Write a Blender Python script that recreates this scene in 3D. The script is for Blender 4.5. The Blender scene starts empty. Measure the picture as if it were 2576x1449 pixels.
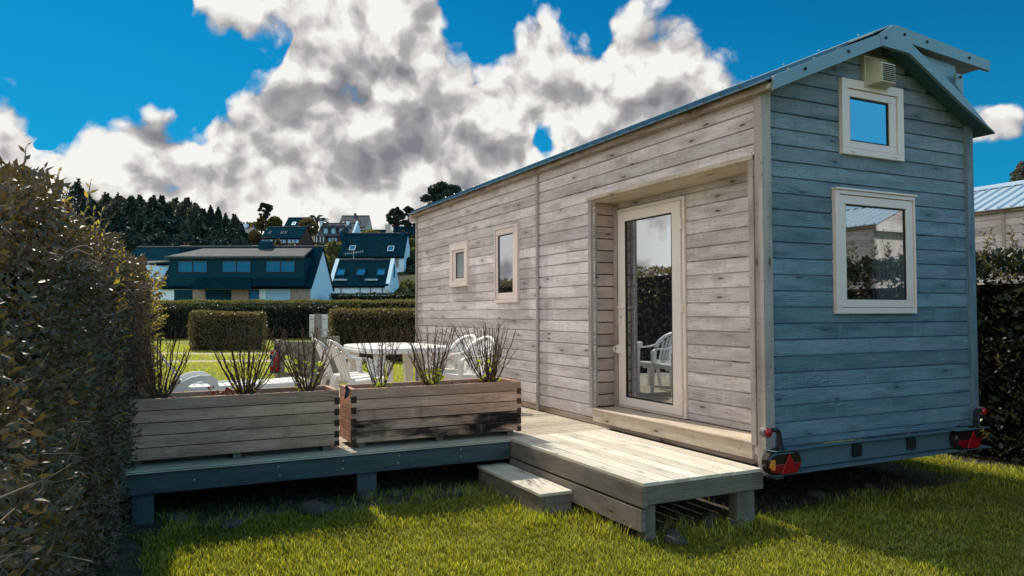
import bpy, math, random
import numpy as np
from mathutils import Vector, Matrix
random.seed(7); rng = np.random.default_rng(11)
S = bpy.context.scene
COL = S.collection
PI = math.pi

# ------------------------------------------------------------------ camera
YAW, PITCH, ROLL, FPX = 0.4595, 0.03336, -0.00242, 1865.17      # focal length in units of a 2576 px wide frame
CAM = Vector((-4.128, -4.12, 1.547))
RT = Vector((math.cos(YAW), -math.sin(YAW), 0)); FW = Vector((math.sin(YAW), math.cos(YAW), 0))
_f = FW*math.cos(PITCH) + Vector((0, 0, math.sin(PITCH)))
_u = RT.cross(_f)
_r = RT*math.cos(ROLL) + _u*math.sin(ROLL); _u2 = -RT*math.sin(ROLL) + _u*math.cos(ROLL)
cam_d = bpy.data.cameras.new('camera'); cam = bpy.data.objects.new('camera', cam_d); COL.objects.link(cam)
M = Matrix((_r, _u2, -_f)).transposed().to_4x4(); M.translation = CAM; cam.matrix_world = M
cam_d.sensor_width = 36; cam_d.lens = 36*FPX/2576; cam_d.clip_start = 0.02; cam_d.clip_end = 5000
S.camera = cam

def uz(d, px, py):
    """surveyed bearing -> sideways offset and height at distance d straight ahead of the viewpoint"""
    r = _f + _r*((px-1288)/FPX) - _u2*((py-724.5)/FPX)
    t = d/r.dot(FW)
    return r.dot(RT)*t, CAM.z + r.z*t
def fr(d, u, z=0.0):
    p = CAM + FW*d + RT*u
    return Vector((p.x, p.y, z))

# ------------------------------------------------------------------ materials
MATS = {}
class NT:
    def __init__(s, name):
        s.m = bpy.data.materials.new(name); s.m.use_nodes = True; s.t = s.m.node_tree; s.t.nodes.clear(); MATS[name] = s.m
    def n(s, typ, **kw):
        nd = s.t.nodes.new(typ)
        for k, v in kw.items():
            if k.startswith('i_'): nd.inputs[k[2:].replace('_', ' ')].default_value = v
            else: setattr(nd, k, v)
        return nd
    def l(s, a, b): s.t.links.new(a, b)
    def math(s, op, a, b=None, c=None, clamp=False):
        nd = s.t.nodes.new('ShaderNodeMath'); nd.operation = op; nd.use_clamp = clamp
        for i, v in enumerate((a, b, c)):
            if v is None: continue
            if isinstance(v, (int, float)): nd.inputs[i].default_value = v
            else: s.l(v, nd.inputs[i])
        return nd.outputs[0]
    def noise(s, vec, scale, detail=3, rough=.55, dim='3D', dist=0):
        nd = s.t.nodes.new('ShaderNodeTexNoise'); nd.noise_dimensions = dim
        nd.inputs['Scale'].default_value = scale; nd.inputs['Detail'].default_value = detail; nd.inputs['Roughness'].default_value = rough
        nd.inputs['Distortion'].default_value = dist
        s.l(vec, nd.inputs['Vector']); return nd.outputs['Fac']
    def ramp(s, fac, lo, hi, a=0., b=1.):
        nd = s.t.nodes.new('ShaderNodeMapRange'); nd.interpolation_type = 'SMOOTHSTEP'
        for i, v in zip((1, 2, 3, 4), (lo, hi, a, b)): nd.inputs[i].default_value = v
        s.l(fac, nd.inputs[0]); return nd.outputs[0]
    def mix(s, fac, a, b, mode='MIX'):
        nd = s.t.nodes.new('ShaderNodeMix'); nd.data_type = 'RGBA'; nd.blend_type = mode
        for i, v in ((0, fac), (6, a), (7, b)):
            if isinstance(v, (int, float)): nd.inputs[i].default_value = v
            elif isinstance(v, (tuple, list)): nd.inputs[i].default_value = (*v, 1)[:4]
            else: s.l(v, nd.inputs[i])
        return nd.outputs[2]
    def comb(s, x, y, z=0.):
        nd = s.t.nodes.new('ShaderNodeCombineXYZ')
        for i, v in enumerate((x, y, z)):
            if isinstance(v, (int, float)): nd.inputs[i].default_value = v
            else: s.l(v, nd.inputs[i])
        return nd.outputs[0]
    def sep(s, v):
        nd = s.t.nodes.new('ShaderNodeSeparateXYZ'); s.l(v, nd.inputs[0]); return nd.outputs
    def bump(s, h, strength=.4, dist=.01):
        nd = s.t.nodes.new('ShaderNodeBump'); nd.inputs['Strength'].default_value = strength; nd.inputs['Distance'].default_value = dist
        s.l(h, nd.inputs['Height']); return nd.outputs[0]
    def pbr(s, col, rough=.7, spec=.3, normal=None, metal=0.):
        p = s.t.nodes.new('ShaderNodeBsdfPrincipled')
        for k, v in (('Base Color', col), ('Roughness', rough), ('Specular IOR Level', spec), ('Metallic', metal)):
            if isinstance(v, (int, float)): p.inputs[k].default_value = v
            elif isinstance(v, (tuple, list)): p.inputs[k].default_value = (*v, 1)[:4]
            else: s.l(v, p.inputs[k])
        if normal is not None: s.l(normal, p.inputs['Normal'])
        return p.outputs[0]
    def out(s, sh):
        o = s.t.nodes.new('ShaderNodeOutputMaterial'); s.l(sh, o.inputs[0]); return s.m

def wood(name, lo, hi, knot=(.07, .05, .04), grain=.5, stain=.3, knots=1., bump=.35, stain_col=None, ribs=False, pale=0., nails=False):
    t = NT(name)
    uv = t.n('ShaderNodeUVMap').outputs[0]; x, y, _ = t.sep(uv)
    isl = t.n('ShaderNodeNewGeometry').outputs['Random Per Island']
    u = t.math('ADD', x, t.math('MULTIPLY', isl, 37.3)); v = t.math('ADD', y, t.math('MULTIPLY', isl, 11.7))
    # knots
    def vor(su, sv, seed):
        nd = t.n('ShaderNodeTexVoronoi'); nd.voronoi_dimensions = '2D'; nd.feature = 'F1'; nd.inputs['Scale'].default_value = 1
        t.l(t.comb(t.math('MULTIPLY_ADD', u, su, seed), t.math('MULTIPLY', v, sv)), nd.inputs['Vector']); return nd
    k1 = vor(1.5, 5.6, 3.1); kd = k1.outputs['Distance']
    kr = t.sep(k1.outputs['Color'])[0]
    km = t.math('MULTIPLY', t.ramp(kd, .02, .085, 1, 0), t.math('GREATER_THAN', kr, .5))
    k2 = vor(9., 17., 9.7); km2 = t.math('MULTIPLY', t.ramp(k2.outputs['Distance'], .03, .12, 1, 0), t.math('GREATER_THAN', t.sep(k2.outputs['Color'])[0], .62))
    halo = t.ramp(kd, .08, .32, 1, 0)
    # wavy growth rings bending round the knots
    w = t.noise(t.comb(t.math('MULTIPLY', u, 1.6), t.math('MULTIPLY', v, 5)), 1., 2, .5)
    vv = t.math('ADD', t.math('ADD', v, t.math('MULTIPLY', w, .07)), t.math('MULTIPLY', halo, .012))
    rings = t.math('MULTIPLY_ADD', t.math('SINE', t.math('MULTIPLY', t.math('ADD', vv, t.math('MULTIPLY', w, .05)), 520)), .5, .5)
    blot0 = t.noise(t.comb(t.math('MULTIPLY', u, 1.1), t.math('MULTIPLY', v, 9)), 1., 2, .5)
    fine = t.noise(t.comb(t.math('MULTIPLY', u, 5), t.math('MULTIPLY', vv, 190)), 1., 3, .6)
    g = t.math('ADD', t.math('MULTIPLY', rings, t.ramp(blot0, .35, .7, .02, .30)), t.math('MULTIPLY', fine, .95))
    blot = t.noise(t.comb(t.math('MULTIPLY', u, 1.4), t.math('MULTIPLY', v, 6)), 1., 4, .65)
    fac = t.ramp(g, .28, .9)
    c = t.mix(t.math('MULTIPLY', fac, grain), hi, lo)
    c = t.mix(t.math('MULTIPLY', t.ramp(blot, *((.36, .56) if name == 'planter_rot' else (.45, .72))), stain), c, stain_col or tuple(a*.55 for a in lo))
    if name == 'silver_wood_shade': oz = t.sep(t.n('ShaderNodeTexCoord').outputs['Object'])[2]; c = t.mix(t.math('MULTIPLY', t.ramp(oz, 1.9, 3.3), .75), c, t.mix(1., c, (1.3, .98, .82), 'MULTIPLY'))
    tone = t.math('MULTIPLY_ADD', t.math('FRACT', t.math('MULTIPLY', isl, 91.7)), .34, .82)
    c = t.mix(1., c, t.comb(tone, tone, t.math('MULTIPLY', tone, .99)), 'MULTIPLY')
    c = t.mix(t.math('MULTIPLY', halo, .28*knots), c, tuple(a*.6 for a in lo))
    c = t.mix(t.math('MULTIPLY', km, .9*knots), c, knot); c = t.mix(t.math('MULTIPLY', km2, .7*knots), c, knot)
    # pale or dark vertical weather streaks and a fine check pattern
    st = t.noise(t.comb(t.math('MULTIPLY', u, 9), t.math('MULTIPLY', y, 1.2)), 1., 4, .6)
    c = t.mix(t.math('MULTIPLY', t.ramp(st, .56, .74), .28+pale), c, tuple(min(1, a*(1.15+pale*.5)) for a in hi))
    c = t.mix(t.math('MULTIPLY', t.ramp(st, .46, .30), .30), c, lo)
    if nails:
        fu = t.math('MULTIPLY', t.math('SUBTRACT', t.math('FRACT', t.math('DIVIDE', x, .44)), .5), .44); fu = t.math('MULTIPLY', fu, fu)
        for vn in (.046, .117):
            dv_ = t.math('SUBTRACT', y, vn); dd = t.math('ADD', fu, t.math('MULTIPLY', dv_, dv_)); c = t.mix(t.math('MULTIPLY', t.math('LESS_THAN', dd, .0042**2), .75), c, (.05, .045, .045))
    h = t.math('SUBTRACT', t.math('MULTIPLY', g, -.5), km)
    if ribs:
        rb = t.math('SINE', t.math('MULTIPLY', y, 2*PI/.0135)); h = t.math('ADD', h, t.math('MULTIPLY', rb, .8))
        c = t.mix(t.math('MULTIPLY', t.ramp(rb, -.3, -.95), .6), c, tuple(a*.3 for a in lo))
    return t.out(t.pbr(c, .78, .2, t.bump(h, bump, .004)))

wood('silver_wood', (.27, .22, .21), (.80, .735, .73), grain=.85, stain=.45, stain_col=(.36, .28, .25), knot=(.10, .065, .05), nails=True, bump=.5)
wood('silver_wood_shade', (.042, .092, .13), (.20, .295, .365), nails=True, grain=.85, stain=.6, stain_col=(.075, .12, .15), knot=(.045, .06, .07), pale=.0)  # silver wood again, with the gable's blue shade put into the colour
wood('post_wood', (.21, .17, .155), (.50, .44, .41), grain=.6, stain=.35)
wood('worn_wood', (.16, .09, .055), (.45, .36, .30), grain=.5, stain=.9, stain_col=(.14, .08, .05))
wood('sill_wood', (.38, .29, .21), (.72, .60, .48), grain=.6, stain=.35)
wood('recess_wood', (.26, .18, .15), (.52, .41, .36), grain=.6, stain=.3)
wood('deck_wood', (.34, .29, .23), (.80, .725, .61), knot=(.14, .10, .07), grain=.6, stain=.4, stain_col=(.52, .42, .28), knots=.8)
wood('deck_ribbed', (.36, .30, .22), (.76, .67, .53), knot=(.16, .12, .08), grain=.6, stain=.4, stain_col=(.42, .34, .24), ribs=True, bump=.8)
wood('fascia_wood', (.10, .085, .065), (.27, .235, .20), grain=.85, stain=.4, knots=.8)
wood('fascia_shade', (.03, .048, .055), (.115, .15, .16), grain=.85, stain=.4, knots=.8)  # fascia wood again, darkened and blued to paint in the shade
wood('planter_wood', (.22, .11, .07), (.86, .50, .35), knot=(.08, .035, .02), grain=.85, stain=.35, stain_col=(.17, .08, .05), knots=.6)
wood('planter_rot', (.10, .055, .04), (.84, .49, .34), knot=(.02, .02, .02), grain=.7, stain=1., stain_col=(.010, .010, .011), knots=.8)
wood('end_grain', (.02, .014, .011), (.09, .06, .045), grain=.9, stain=.6, knots=0)

def plain(name, col, rough=.5, spec=.4, metal=0., var=.12, scale=14, bump=.0):
    t = NT(name); co = t.n('ShaderNodeTexCoord').outputs['Object']
    n = t.noise(co, scale, 4, .6); f = t.math('MULTIPLY_ADD', n, var*2, 1-var)
    c = t.mix(1., col, t.comb(f, f, f), 'MULTIPLY')
    return t.out(t.pbr(c, rough, spec, t.bump(n, bump, .01) if bump else None, metal))
plain('roof_steel', (.05, .12, .17), .38, .5, .1, .1, 3)
plain('fascia_steel', (.15, .25, .29), .42, .5, .1, .08, 3)
plain('pale_roof_steel', (.40, .50, .58), .38, .5, .1, .1, 3)
plain('galvanised', (.10, .16, .19), .5, .4, .2, .25, 6)
plain('window_frame', (.74, .61, .55), .45, .4, 0, .05, 5)
plain('white_upvc', (.82, .72, .64), .4, .4, 0, .05, 5)
plain('seal', (.02, .02, .02), .6, .2)
plain('vent_plastic', (.46, .43, .32), .5, .3, 0, .12, 12)
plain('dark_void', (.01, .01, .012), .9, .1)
plain('black_plastic', (.012, .013, .016), .35, .4)
plain('lamp_smoke', (.02, .012, .012), .12, .6)
plain('lamp_red', (.32, .006, .010), .15, .6)
plain('lamp_dark_red', (.22, .006, .01), .12, .6)
plain('lamp_amber', (.75, .26, .04), .2, .6)
plain('rubber', (.16, .15, .14), .6, .3)
plain('white_plastic', (.80, .78, .74), .38, .4, 0, .05, 8)
plain('screw_metal', (.45, .45, .45), .35, .5, .8)
plain('ext_red', (.33, .012, .012), .25, .5)
plain('label_white', (.75, .75, .72), .5); plain('label_blue', (.03, .07, .20), .4); plain('label_sky', (.04, .22, .5), .4)
plain('concrete', (.30, .26, .225), .9, .1, 0, .35, 9, .3)
plain('pale_concrete', (.45, .41, .36), .9, .1, 0, .25, 7, .3)
plain('stone', (.07, .066, .06), .85, .2, 0, .35, 9, .3)
plain('bark', (.075, .05, .038), .9, .1, 0, .4, 20, .4)
plain('pale_bark', (.27, .20, .16), .85, .15, 0, .35, 25, .3)
plain('stem', (.13, .065, .04), .75, .2, 0, .45, 30)
plain('bud', (.30, .19, .12), .8, .2, 0, .3, 30)
plain('hedge_core', (.012, .012, .010), 1, 0, 0, .5, 4)
plain('render_white', (.70, .86, .93), .85, .1, 0, .08, .8)
plain('render_cream', (.62, .55, .45), .85, .1, 0, .1, .8)
plain('anthracite', (.010, .050, .075), .85, .0, 0, .15, 1)
plain('brick_dark', (.11, .055, .045), .85, .1, 0, .4, 2)
plain('frame_black', (.01, .012, .014), .4, .3)
plain('soil', (.07, .045, .035), .95, .05, 0, .6, 40, .8)
plain('bark_chip', (.20, .13, .095), .9, .1, 0, .5, 60)
plain('red_leaf', (.40, .05, .02), .6, .2)
plain('black_film', (.01, .01, .012), .3, .5)

def slate(name, a, b, rough=.45, spec=.4):
    t = NT(name); uv = t.n('ShaderNodeUVMap').outputs[0]
    br = t.n('ShaderNodeTexBrick'); t.l(uv, br.inputs['Vector'])
    for k, v in (('Scale', 1.), ('Brick Width', .3), ('Row Height', .16), ('Mortar Size', .012), ('Bias', 0.)): br.inputs[k].default_value = v
    br.inputs['Color1'].default_value = (*a, 1); br.inputs['Color2'].default_value = (*b, 1); br.inputs['Mortar'].default_value = (*[c*.4 for c in a], 1)
    n = t.noise(uv, .7, 5, .65); f = t.math('MULTIPLY_ADD', n, .9, .55)
    return t.out(t.pbr(t.mix(1., br.outputs[0], t.comb(f, f, f), 'MULTIPLY'), rough, spec, t.bump(br.outputs['Fac'], -.3, .02)))
slate('slate_dark', (.004, .027, .040), (.008, .038, .055), .95, 0); slate('slate_grey', (.06, .075, .085), (.09, .10, .105), .8, .08)
slate('slate_pale', (.085, .088, .09), (.12, .12, .12), .8, .08)
t = NT('stone_wall'); uv = t.n('ShaderNodeUVMap').outputs[0]
br = t.n('ShaderNodeTexBrick'); t.l(uv, br.inputs['Vector'])
for k, v in (('Scale', 1.), ('Brick Width', .55), ('Row Height', .22), ('Mortar Size', .02)): br.inputs[k].default_value = v
br.inputs['Color1'].default_value = (.24, .19, .16, 1); br.inputs['Color2'].default_value = (.36, .29, .24, 1); br.inputs['Mortar'].default_value = (.35, .33, .3, 1)
t.out(t.pbr(t.mix(.5, br.outputs[0], t.mix(t.noise(uv, 4, 3), (.12, .1, .09), (.5, .42, .36))), .9, .1))

def glass(name, dark, mixf=.45, tint=(.9, .95, 1), fk=.5):
    t = NT(name)
    g = t.n('ShaderNodeBsdfGlossy'); g.inputs['Color'].default_value = (*tint, 1); g.inputs['Roughness'].default_value = .015
    d = t.n('ShaderNodeBsdfDiffuse'); d.inputs['Color'].default_value = (*dark, 1)
    co = t.n('ShaderNodeTexCoord').outputs['Object']; t.l(t.bump(t.noise(co, 1.3, 1), .06, .02), g.inputs['Normal'])
    lw = t.n('ShaderNodeLayerWeight'); lw.inputs[0].default_value = .25
    f = t.math('ADD', t.math('MULTIPLY', lw.outputs['Fresnel'], fk), mixf, clamp=True)
    m = t.n('ShaderNodeMixShader'); t.l(f, m.inputs[0]); t.l(d.outputs[0], m.inputs[1]); t.l(g.outputs[0], m.inputs[2])
    return t.out(m.outputs[0])
glass('pane_glass', (.02, .022, .028), .50); glass('loft_glass', (.01, .06, .10), .42, (.25, .72, .90)); glass('frosted_glass', (.16, .19, .18), .08); glass('far_glass', (.02, .17, .32), .0, fk=.05); glass('far_glass_pale', (.30, .55, .70), .0, fk=.05)

t = NT('clear_pane'); g = t.n('ShaderNodeBsdfGlossy'); g.inputs['Color'].default_value = (.9, .95, 1, 1); g.inputs['Roughness'].default_value = .015
tp = t.n('ShaderNodeBsdfTransparent'); tp.inputs[0].default_value = (.75, .8, .82, 1); lw = t.n('ShaderNodeLayerWeight'); lw.inputs[0].default_value = .25
m_ = t.n('ShaderNodeMixShader'); t.l(t.math('MULTIPLY_ADD', lw.outputs['Fresnel'], .5, .42, True), m_.inputs[0]); t.l(tp.outputs[0], m_.inputs[1]); t.l(g.outputs[0], m_.inputs[2]); t.out(m_.outputs[0])
plain('curtain', (.42, .42, .42), .9, .05)

def foliage(name, cols, rough=.5, trans=.45, spec=.3, root=0.):
    """leaf material: colour picked per leaf"""
    t = NT(name); isl = t.n('ShaderNodeNewGeometry').outputs['Random Per Island']
    co = t.n('ShaderNodeTexCoord').outputs['Object']; n = t.noise(co, 1.7, 3)
    f = t.math('ADD', t.math('MULTIPLY', isl, .68), t.math('MULTIPLY', n, .48), clamp=True)
    cr = t.n('ShaderNodeValToRGB'); t.l(f, cr.inputs[0]); e = cr.color_ramp.elements
    while len(e) < len(cols): e.new(.5)
    for i, c in enumerate(cols): e[i].position = (i/(len(cols)-1))*.92+.04; e[i].color = (*c, 1)
    colr = cr.outputs[0]
    if root: z = t.sep(t.n('ShaderNodeNewGeometry').outputs['Position'])[2]; k_ = t.ramp(z, 0, root, .12, 1); colr = t.mix(1., colr, t.comb(k_, k_, k_), 'MULTIPLY')
    p = t.pbr(colr, rough, spec)
    tr = t.n('ShaderNodeBsdfTranslucent'); t.l(t.mix(1., colr, (1.5, 1.35, .55), 'MULTIPLY'), tr.inputs[0])
    m = t.n('ShaderNodeMixShader'); m.inputs[0].default_value = trans; t.l(p, m.inputs[1]); t.l(tr.outputs[0], m.inputs[2])
    return t.out(m.outputs[0])
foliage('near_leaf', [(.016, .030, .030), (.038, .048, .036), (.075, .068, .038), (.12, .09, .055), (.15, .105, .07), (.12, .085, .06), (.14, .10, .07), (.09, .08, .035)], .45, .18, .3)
foliage('near_leaf_lit', [(.16, .15, .04), (.30, .25, .06), (.42, .34, .08), (.26, .17, .07)], .35, .5, .5)  # near leaf again, with golden sunlight put into the colour
foliage('hedge_leaf', [(.04, .045, .02), (.09, .08, .035), (.16, .13, .055), (.24, .18, .075)], .35, .4, .6)
foliage('hedge_leaf_dark', [(.010, .022, .018), (.022, .034, .022), (.05, .052, .024)], .4, .3, .4)
foliage('far_hedge_leaf', [(.06, .07, .028), (.15, .15, .06), (.25, .23, .09)], .5, .35, .2)
foliage('pine_leaf', [(.014, .034, .036), (.028, .052, .044), (.05, .075, .05)], .6, .1, .15)
foliage('grey_tree_leaf', [(.03, .04, .035), (.07, .08, .065), (.13, .13, .11)], .6, .25, .2)
foliage('olive_tree_leaf', [(.06, .06, .02), (.12, .11, .03), (.22, .18, .05)], .6, .35, .2)
foliage('brown_tree_leaf', [(.08, .05, .025), (.14, .09, .04), (.20, .15, .06)], .6, .3, .2)
foliage('fresh_leaf', [(.30, .42, .03), (.42, .52, .05), (.50, .58, .08)], .4, .5, .3)
foliage('grass_blade', [(.05, .08, .008), (.22, .27, .02), (.50, .54, .045), (.88, .84, .22)], .36, .5, .7, .045)
foliage('lawn_blade', [(.22, .26, .03), (.36, .40, .05), (.50, .52, .09), (.62, .61, .16)], .5, .5, .2)
foliage('daisy', [(.8, .8, .75), (.8, .8, .7)], .5, .3, .2)
foliage('dry_grass', [(.40, .33, .15), (.30, .30, .08), (.5, .42, .2)], .6, .3, .2)

# ground
t = NT('ground'); geo = t.n('ShaderNodeNewGeometry').outputs['Position']; px_, py_, pz_ = t.sep(geo)
n1 = t.noise(geo, .35, 5, .6); n2 = t.noise(geo, 9, 5, .65); n3 = t.noise(geo, 60, 3, .7); nf = t.noise(geo, .06, 5, .65)
lawn = t.mix(t.ramp(n2, .3, .7), (.09, .11, .014), (.30, .31, .05)); lawn = t.mix(t.math('MULTIPLY', t.ramp(n1, .45, .7), .4), lawn, (.34, .31, .09))
hill = t.mix(t.ramp(nf, .38, .62), (.045, .05, .025), (.13, .10, .055)); hill = t.mix(t.math('MULTIPLY', n2, .5), hill, (.03, .035, .02))
dirt = t.mix(t.ramp(n2, .35, .7), (.035, .03, .025), (.10, .085, .065)); dirt = t.mix(t.math('MULTIPLY', n3, .4), dirt, (.16, .14, .12))
c = t.mix(t.ramp(pz_, .35, 1.1), lawn, hill)
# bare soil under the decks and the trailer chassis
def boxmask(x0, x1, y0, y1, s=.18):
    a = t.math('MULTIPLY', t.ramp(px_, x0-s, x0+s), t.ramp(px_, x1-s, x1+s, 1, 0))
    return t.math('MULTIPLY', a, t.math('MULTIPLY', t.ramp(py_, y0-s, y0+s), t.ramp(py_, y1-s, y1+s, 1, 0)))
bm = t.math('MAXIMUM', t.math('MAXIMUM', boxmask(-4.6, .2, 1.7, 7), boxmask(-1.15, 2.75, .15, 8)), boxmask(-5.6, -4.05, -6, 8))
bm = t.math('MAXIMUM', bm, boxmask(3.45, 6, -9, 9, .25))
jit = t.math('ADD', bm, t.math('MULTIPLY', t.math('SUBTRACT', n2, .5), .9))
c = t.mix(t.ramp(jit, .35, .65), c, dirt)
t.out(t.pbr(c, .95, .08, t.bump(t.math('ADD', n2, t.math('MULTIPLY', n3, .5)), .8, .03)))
t = NT('gravel_path'); geo = t.n('ShaderNodeNewGeometry').outputs['Position']; n = t.noise(geo, 5, 5, .7)
t.out(t.pbr(t.mix(t.ramp(n, .35, .65), (.34, .27, .17), (.58, .50, .38)), .95, .05, t.bump(n, .5, .02)))

# ------------------------------------------------------------------ mesh helpers
class MB:
    def __init__(s): s.v = []; s.f = []; s.uv = []; s.mi = []
    def face(s, idx, uvs, mi=0): s.f.append(idx); s.uv.extend(uvs); s.mi.append(mi)
    def box(s, x0, x1, y0, y1, z0, z1, mi=0, M=None, along=None):
        lo = (min(x0, x1), min(y0, y1), min(z0, z1)); hi = (max(x0, x1), max(y0, y1), max(z0, z1))
        dim = [hi[i]-lo[i] for i in range(3)]; L = dim.index(max(dim)) if along is None else along
        b = len(s.v); P = [(a, c, d) for d in (lo[2], hi[2]) for c in (lo[1], hi[1]) for a in (lo[0], hi[0])]
        s.v += [tuple(M @ Vector(p)) for p in P] if M is not None else P
        for q, ax in (((0, 2, 3, 1), 2), ((4, 5, 7, 6), 2), ((0, 1, 5, 4), 1), ((2, 6, 7, 3), 1), ((0, 4, 6, 2), 0), ((1, 3, 7, 5), 0)):
            o = [i for i in range(3) if i != ax]
            if L in o: a = L; c = o[0] if o[1] == L else o[1]; k = 1.
            else: a, c = o; k = .3
            s.face([b+i for i in q], [(P[i][a]*k, P[i][c]*k) for i in q], mi)
        return s
    def prism(s, poly, ax, a, b, mi=0, M=None, caps=True):
        """poly in the two other axes (ascending axis order), extruded along ax from a to b"""
        o = [i for i in range(3) if i != ax]; n = len(poly); base = len(s.v); per = [0.]
        for i in range(n): q, r = poly[i], poly[(i+1) % n]; per.append(per[-1]+math.hypot(r[0]-q[0], r[1]-q[1]))
        for w in (a, b):
            for q in poly:
                p = [0, 0, 0]; p[ax] = w; p[o[0]] = q[0]; p[o[1]] = q[1]
                s.v.append(tuple(M @ Vector(p)) if M is not None else tuple(p))
        area = sum(poly[i][0]*poly[(i+1) % n][1]-poly[(i+1) % n][0]*poly[i][1] for i in range(n))
        ccw = (area > 0) != (ax == 1)
        if b < a: ccw = not ccw
        for i in range(n):
            j = (i+1) % n; q = [base+i, base+j, base+n+j, base+n+i]; u = [(a, per[i]), (a, per[i+1]), (b, per[i+1]), (b, per[i])]
            if not ccw: q.reverse(); u.reverse()
            s.face(q, u, mi)
        if caps:
            q = list(range(base, base+n)); r = list(range(base+n, base+2*n))
            if ccw: q.reverse()
            else: r.reverse()
            pu = lambda L, off: [(poly[i-off][0]*.3, poly[i-off][1]*.3) for i in L]
            s.face(q, pu(q, base), mi); s.face(r, pu(r, base+n), mi)
        return s
    def tube(s, pts, rad, n=6, mi=0, cap=True):
        pts = [Vector(p) for p in pts]; rad = rad if hasattr(rad, '__len__') else [rad]*len(pts)
        base = len(s.v); prev = None; L = 0
        for k, p in enumerate(pts):
            d = (pts[min(k+1, len(pts)-1)]-pts[max(k-1, 0)]).normalized()
            a = prev if prev is not None else (Vector((0, 0, 1)) if abs(d.z) < .9 else Vector((1, 0, 0)))
            x = (a - d*a.dot(d)); x = x.normalized() if x.length > 1e-6 else d.orthogonal().normalized(); y = d.cross(x); prev = x
            for i in range(n):
                an = 2*PI*i/n; s.v.append(tuple(p + (x*math.cos(an)+y*math.sin(an))*rad[k]))
        for k in range(len(pts)-1):
            L2 = L+(pts[k+1]-pts[k]).length
            for i in range(n):
                j = (i+1) % n
                s.face([base+k*n+i, base+k*n+j, base+(k+1)*n+j, base+(k+1)*n+i], [(L, i/n*.2), (L, (i+1)/n*.2), (L2, (i+1)/n*.2), (L2, i/n*.2)], mi)
            L = L2
        if cap:
            s.face([base+i for i in range(n)][::-1], [(0, 0)]*n, mi); b2 = base+(len(pts)-1)*n; s.face([b2+i for i in range(n)], [(0, 0)]*n, mi)
        return s
    def lathe(s, prof, n=20, mi=0, M=None):
        base = len(s.v)
        for r, z in prof:
            for i in range(n):
                p = Vector((r*math.cos(2*PI*i/n), r*math.sin(2*PI*i/n), z)); s.v.append(tuple(M @ p if M is not None else p))
        for k in range(len(prof)-1):
            for i in range(n):
                j = (i+1) % n; s.face([base+k*n+i, base+k*n+j, base+(k+1)*n+j, base+(k+1)*n+i], [(i/n, prof[k][1]), ((i+1)/n, prof[k][1]), ((i+1)/n, prof[k+1][1]), (i/n, prof[k+1][1])], mi)
        s.face([base+i for i in range(n)][::-1], [(0, 0)]*n, mi); b2 = base+(len(prof)-1)*n; s.face([b2+i for i in range(n)], [(0, 0)]*n, mi)
        return s
    def grid(s, fn, nu, nv, mi=0, thick=None):
        """surface sheet fn(i/nu, j/nv) -> point"""
        base = len(s.v)
        for j in range(nv+1):
            for i in range(nu+1): s.v.append(tuple(fn(i/nu, j/nv)))
        for j in range(nv):
            for i in range(nu):
                a = base+j*(nu+1)+i; s.face([a, a+1, a+nu+2, a+nu+1], [(i/nu, j/nv), ((i+1)/nu, j/nv), ((i+1)/nu, (j+1)/nv), (i/nu, (j+1)/nv)], mi)
        return s
    def quad(s, P, mi=0, uv=None):
        b = len(s.v); s.v += [tuple(p) for p in P]
        P = [Vector(p) for p in P]; w = (P[1]-P[0]).length; h = (P[-1]-P[0]).length
        s.face(list(range(b, b+len(P))), uv or ([(0, 0), (w, 0), (w, h), (0, h)] if len(P) == 4 else [(p.x, p.z) for p in P]), mi); return s
    def build(s, name, mats, parent=None, bevel=0, smooth=False, solid=0, sub=0, angle=.6):
        me = bpy.data.meshes.new(name); me.from_pydata(s.v, [], s.f)
        uvl = me.uv_layers.new(name='UVMap'); uvl.data.foreach_set('uv', np.array(s.uv, dtype=np.float32).ravel())
        mats = [mats] if isinstance(mats, str) else mats
        for m in mats: me.materials.append(MATS[m])
        if len(mats) > 1: me.polygons.foreach_set('material_index', s.mi)
        if smooth: me.polygons.foreach_set('use_smooth', [True]*len(me.polygons))
        me.update()
        o = bpy.data.objects.new(name, me); COL.objects.link(o)
        if parent is not None: o.parent = parent
        if solid: md = o.modifiers.new('solid', 'SOLIDIFY'); md.thickness = solid; md.offset = 0
        if sub: md = o.modifiers.new('sub', 'SUBSURF'); md.levels = md.render_levels = sub
        if bevel: md = o.modifiers.new('bevel', 'BEVEL'); md.width = bevel; md.segments = 2; md.limit_method = 'ANGLE'; md.angle_limit = angle
        return o

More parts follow.
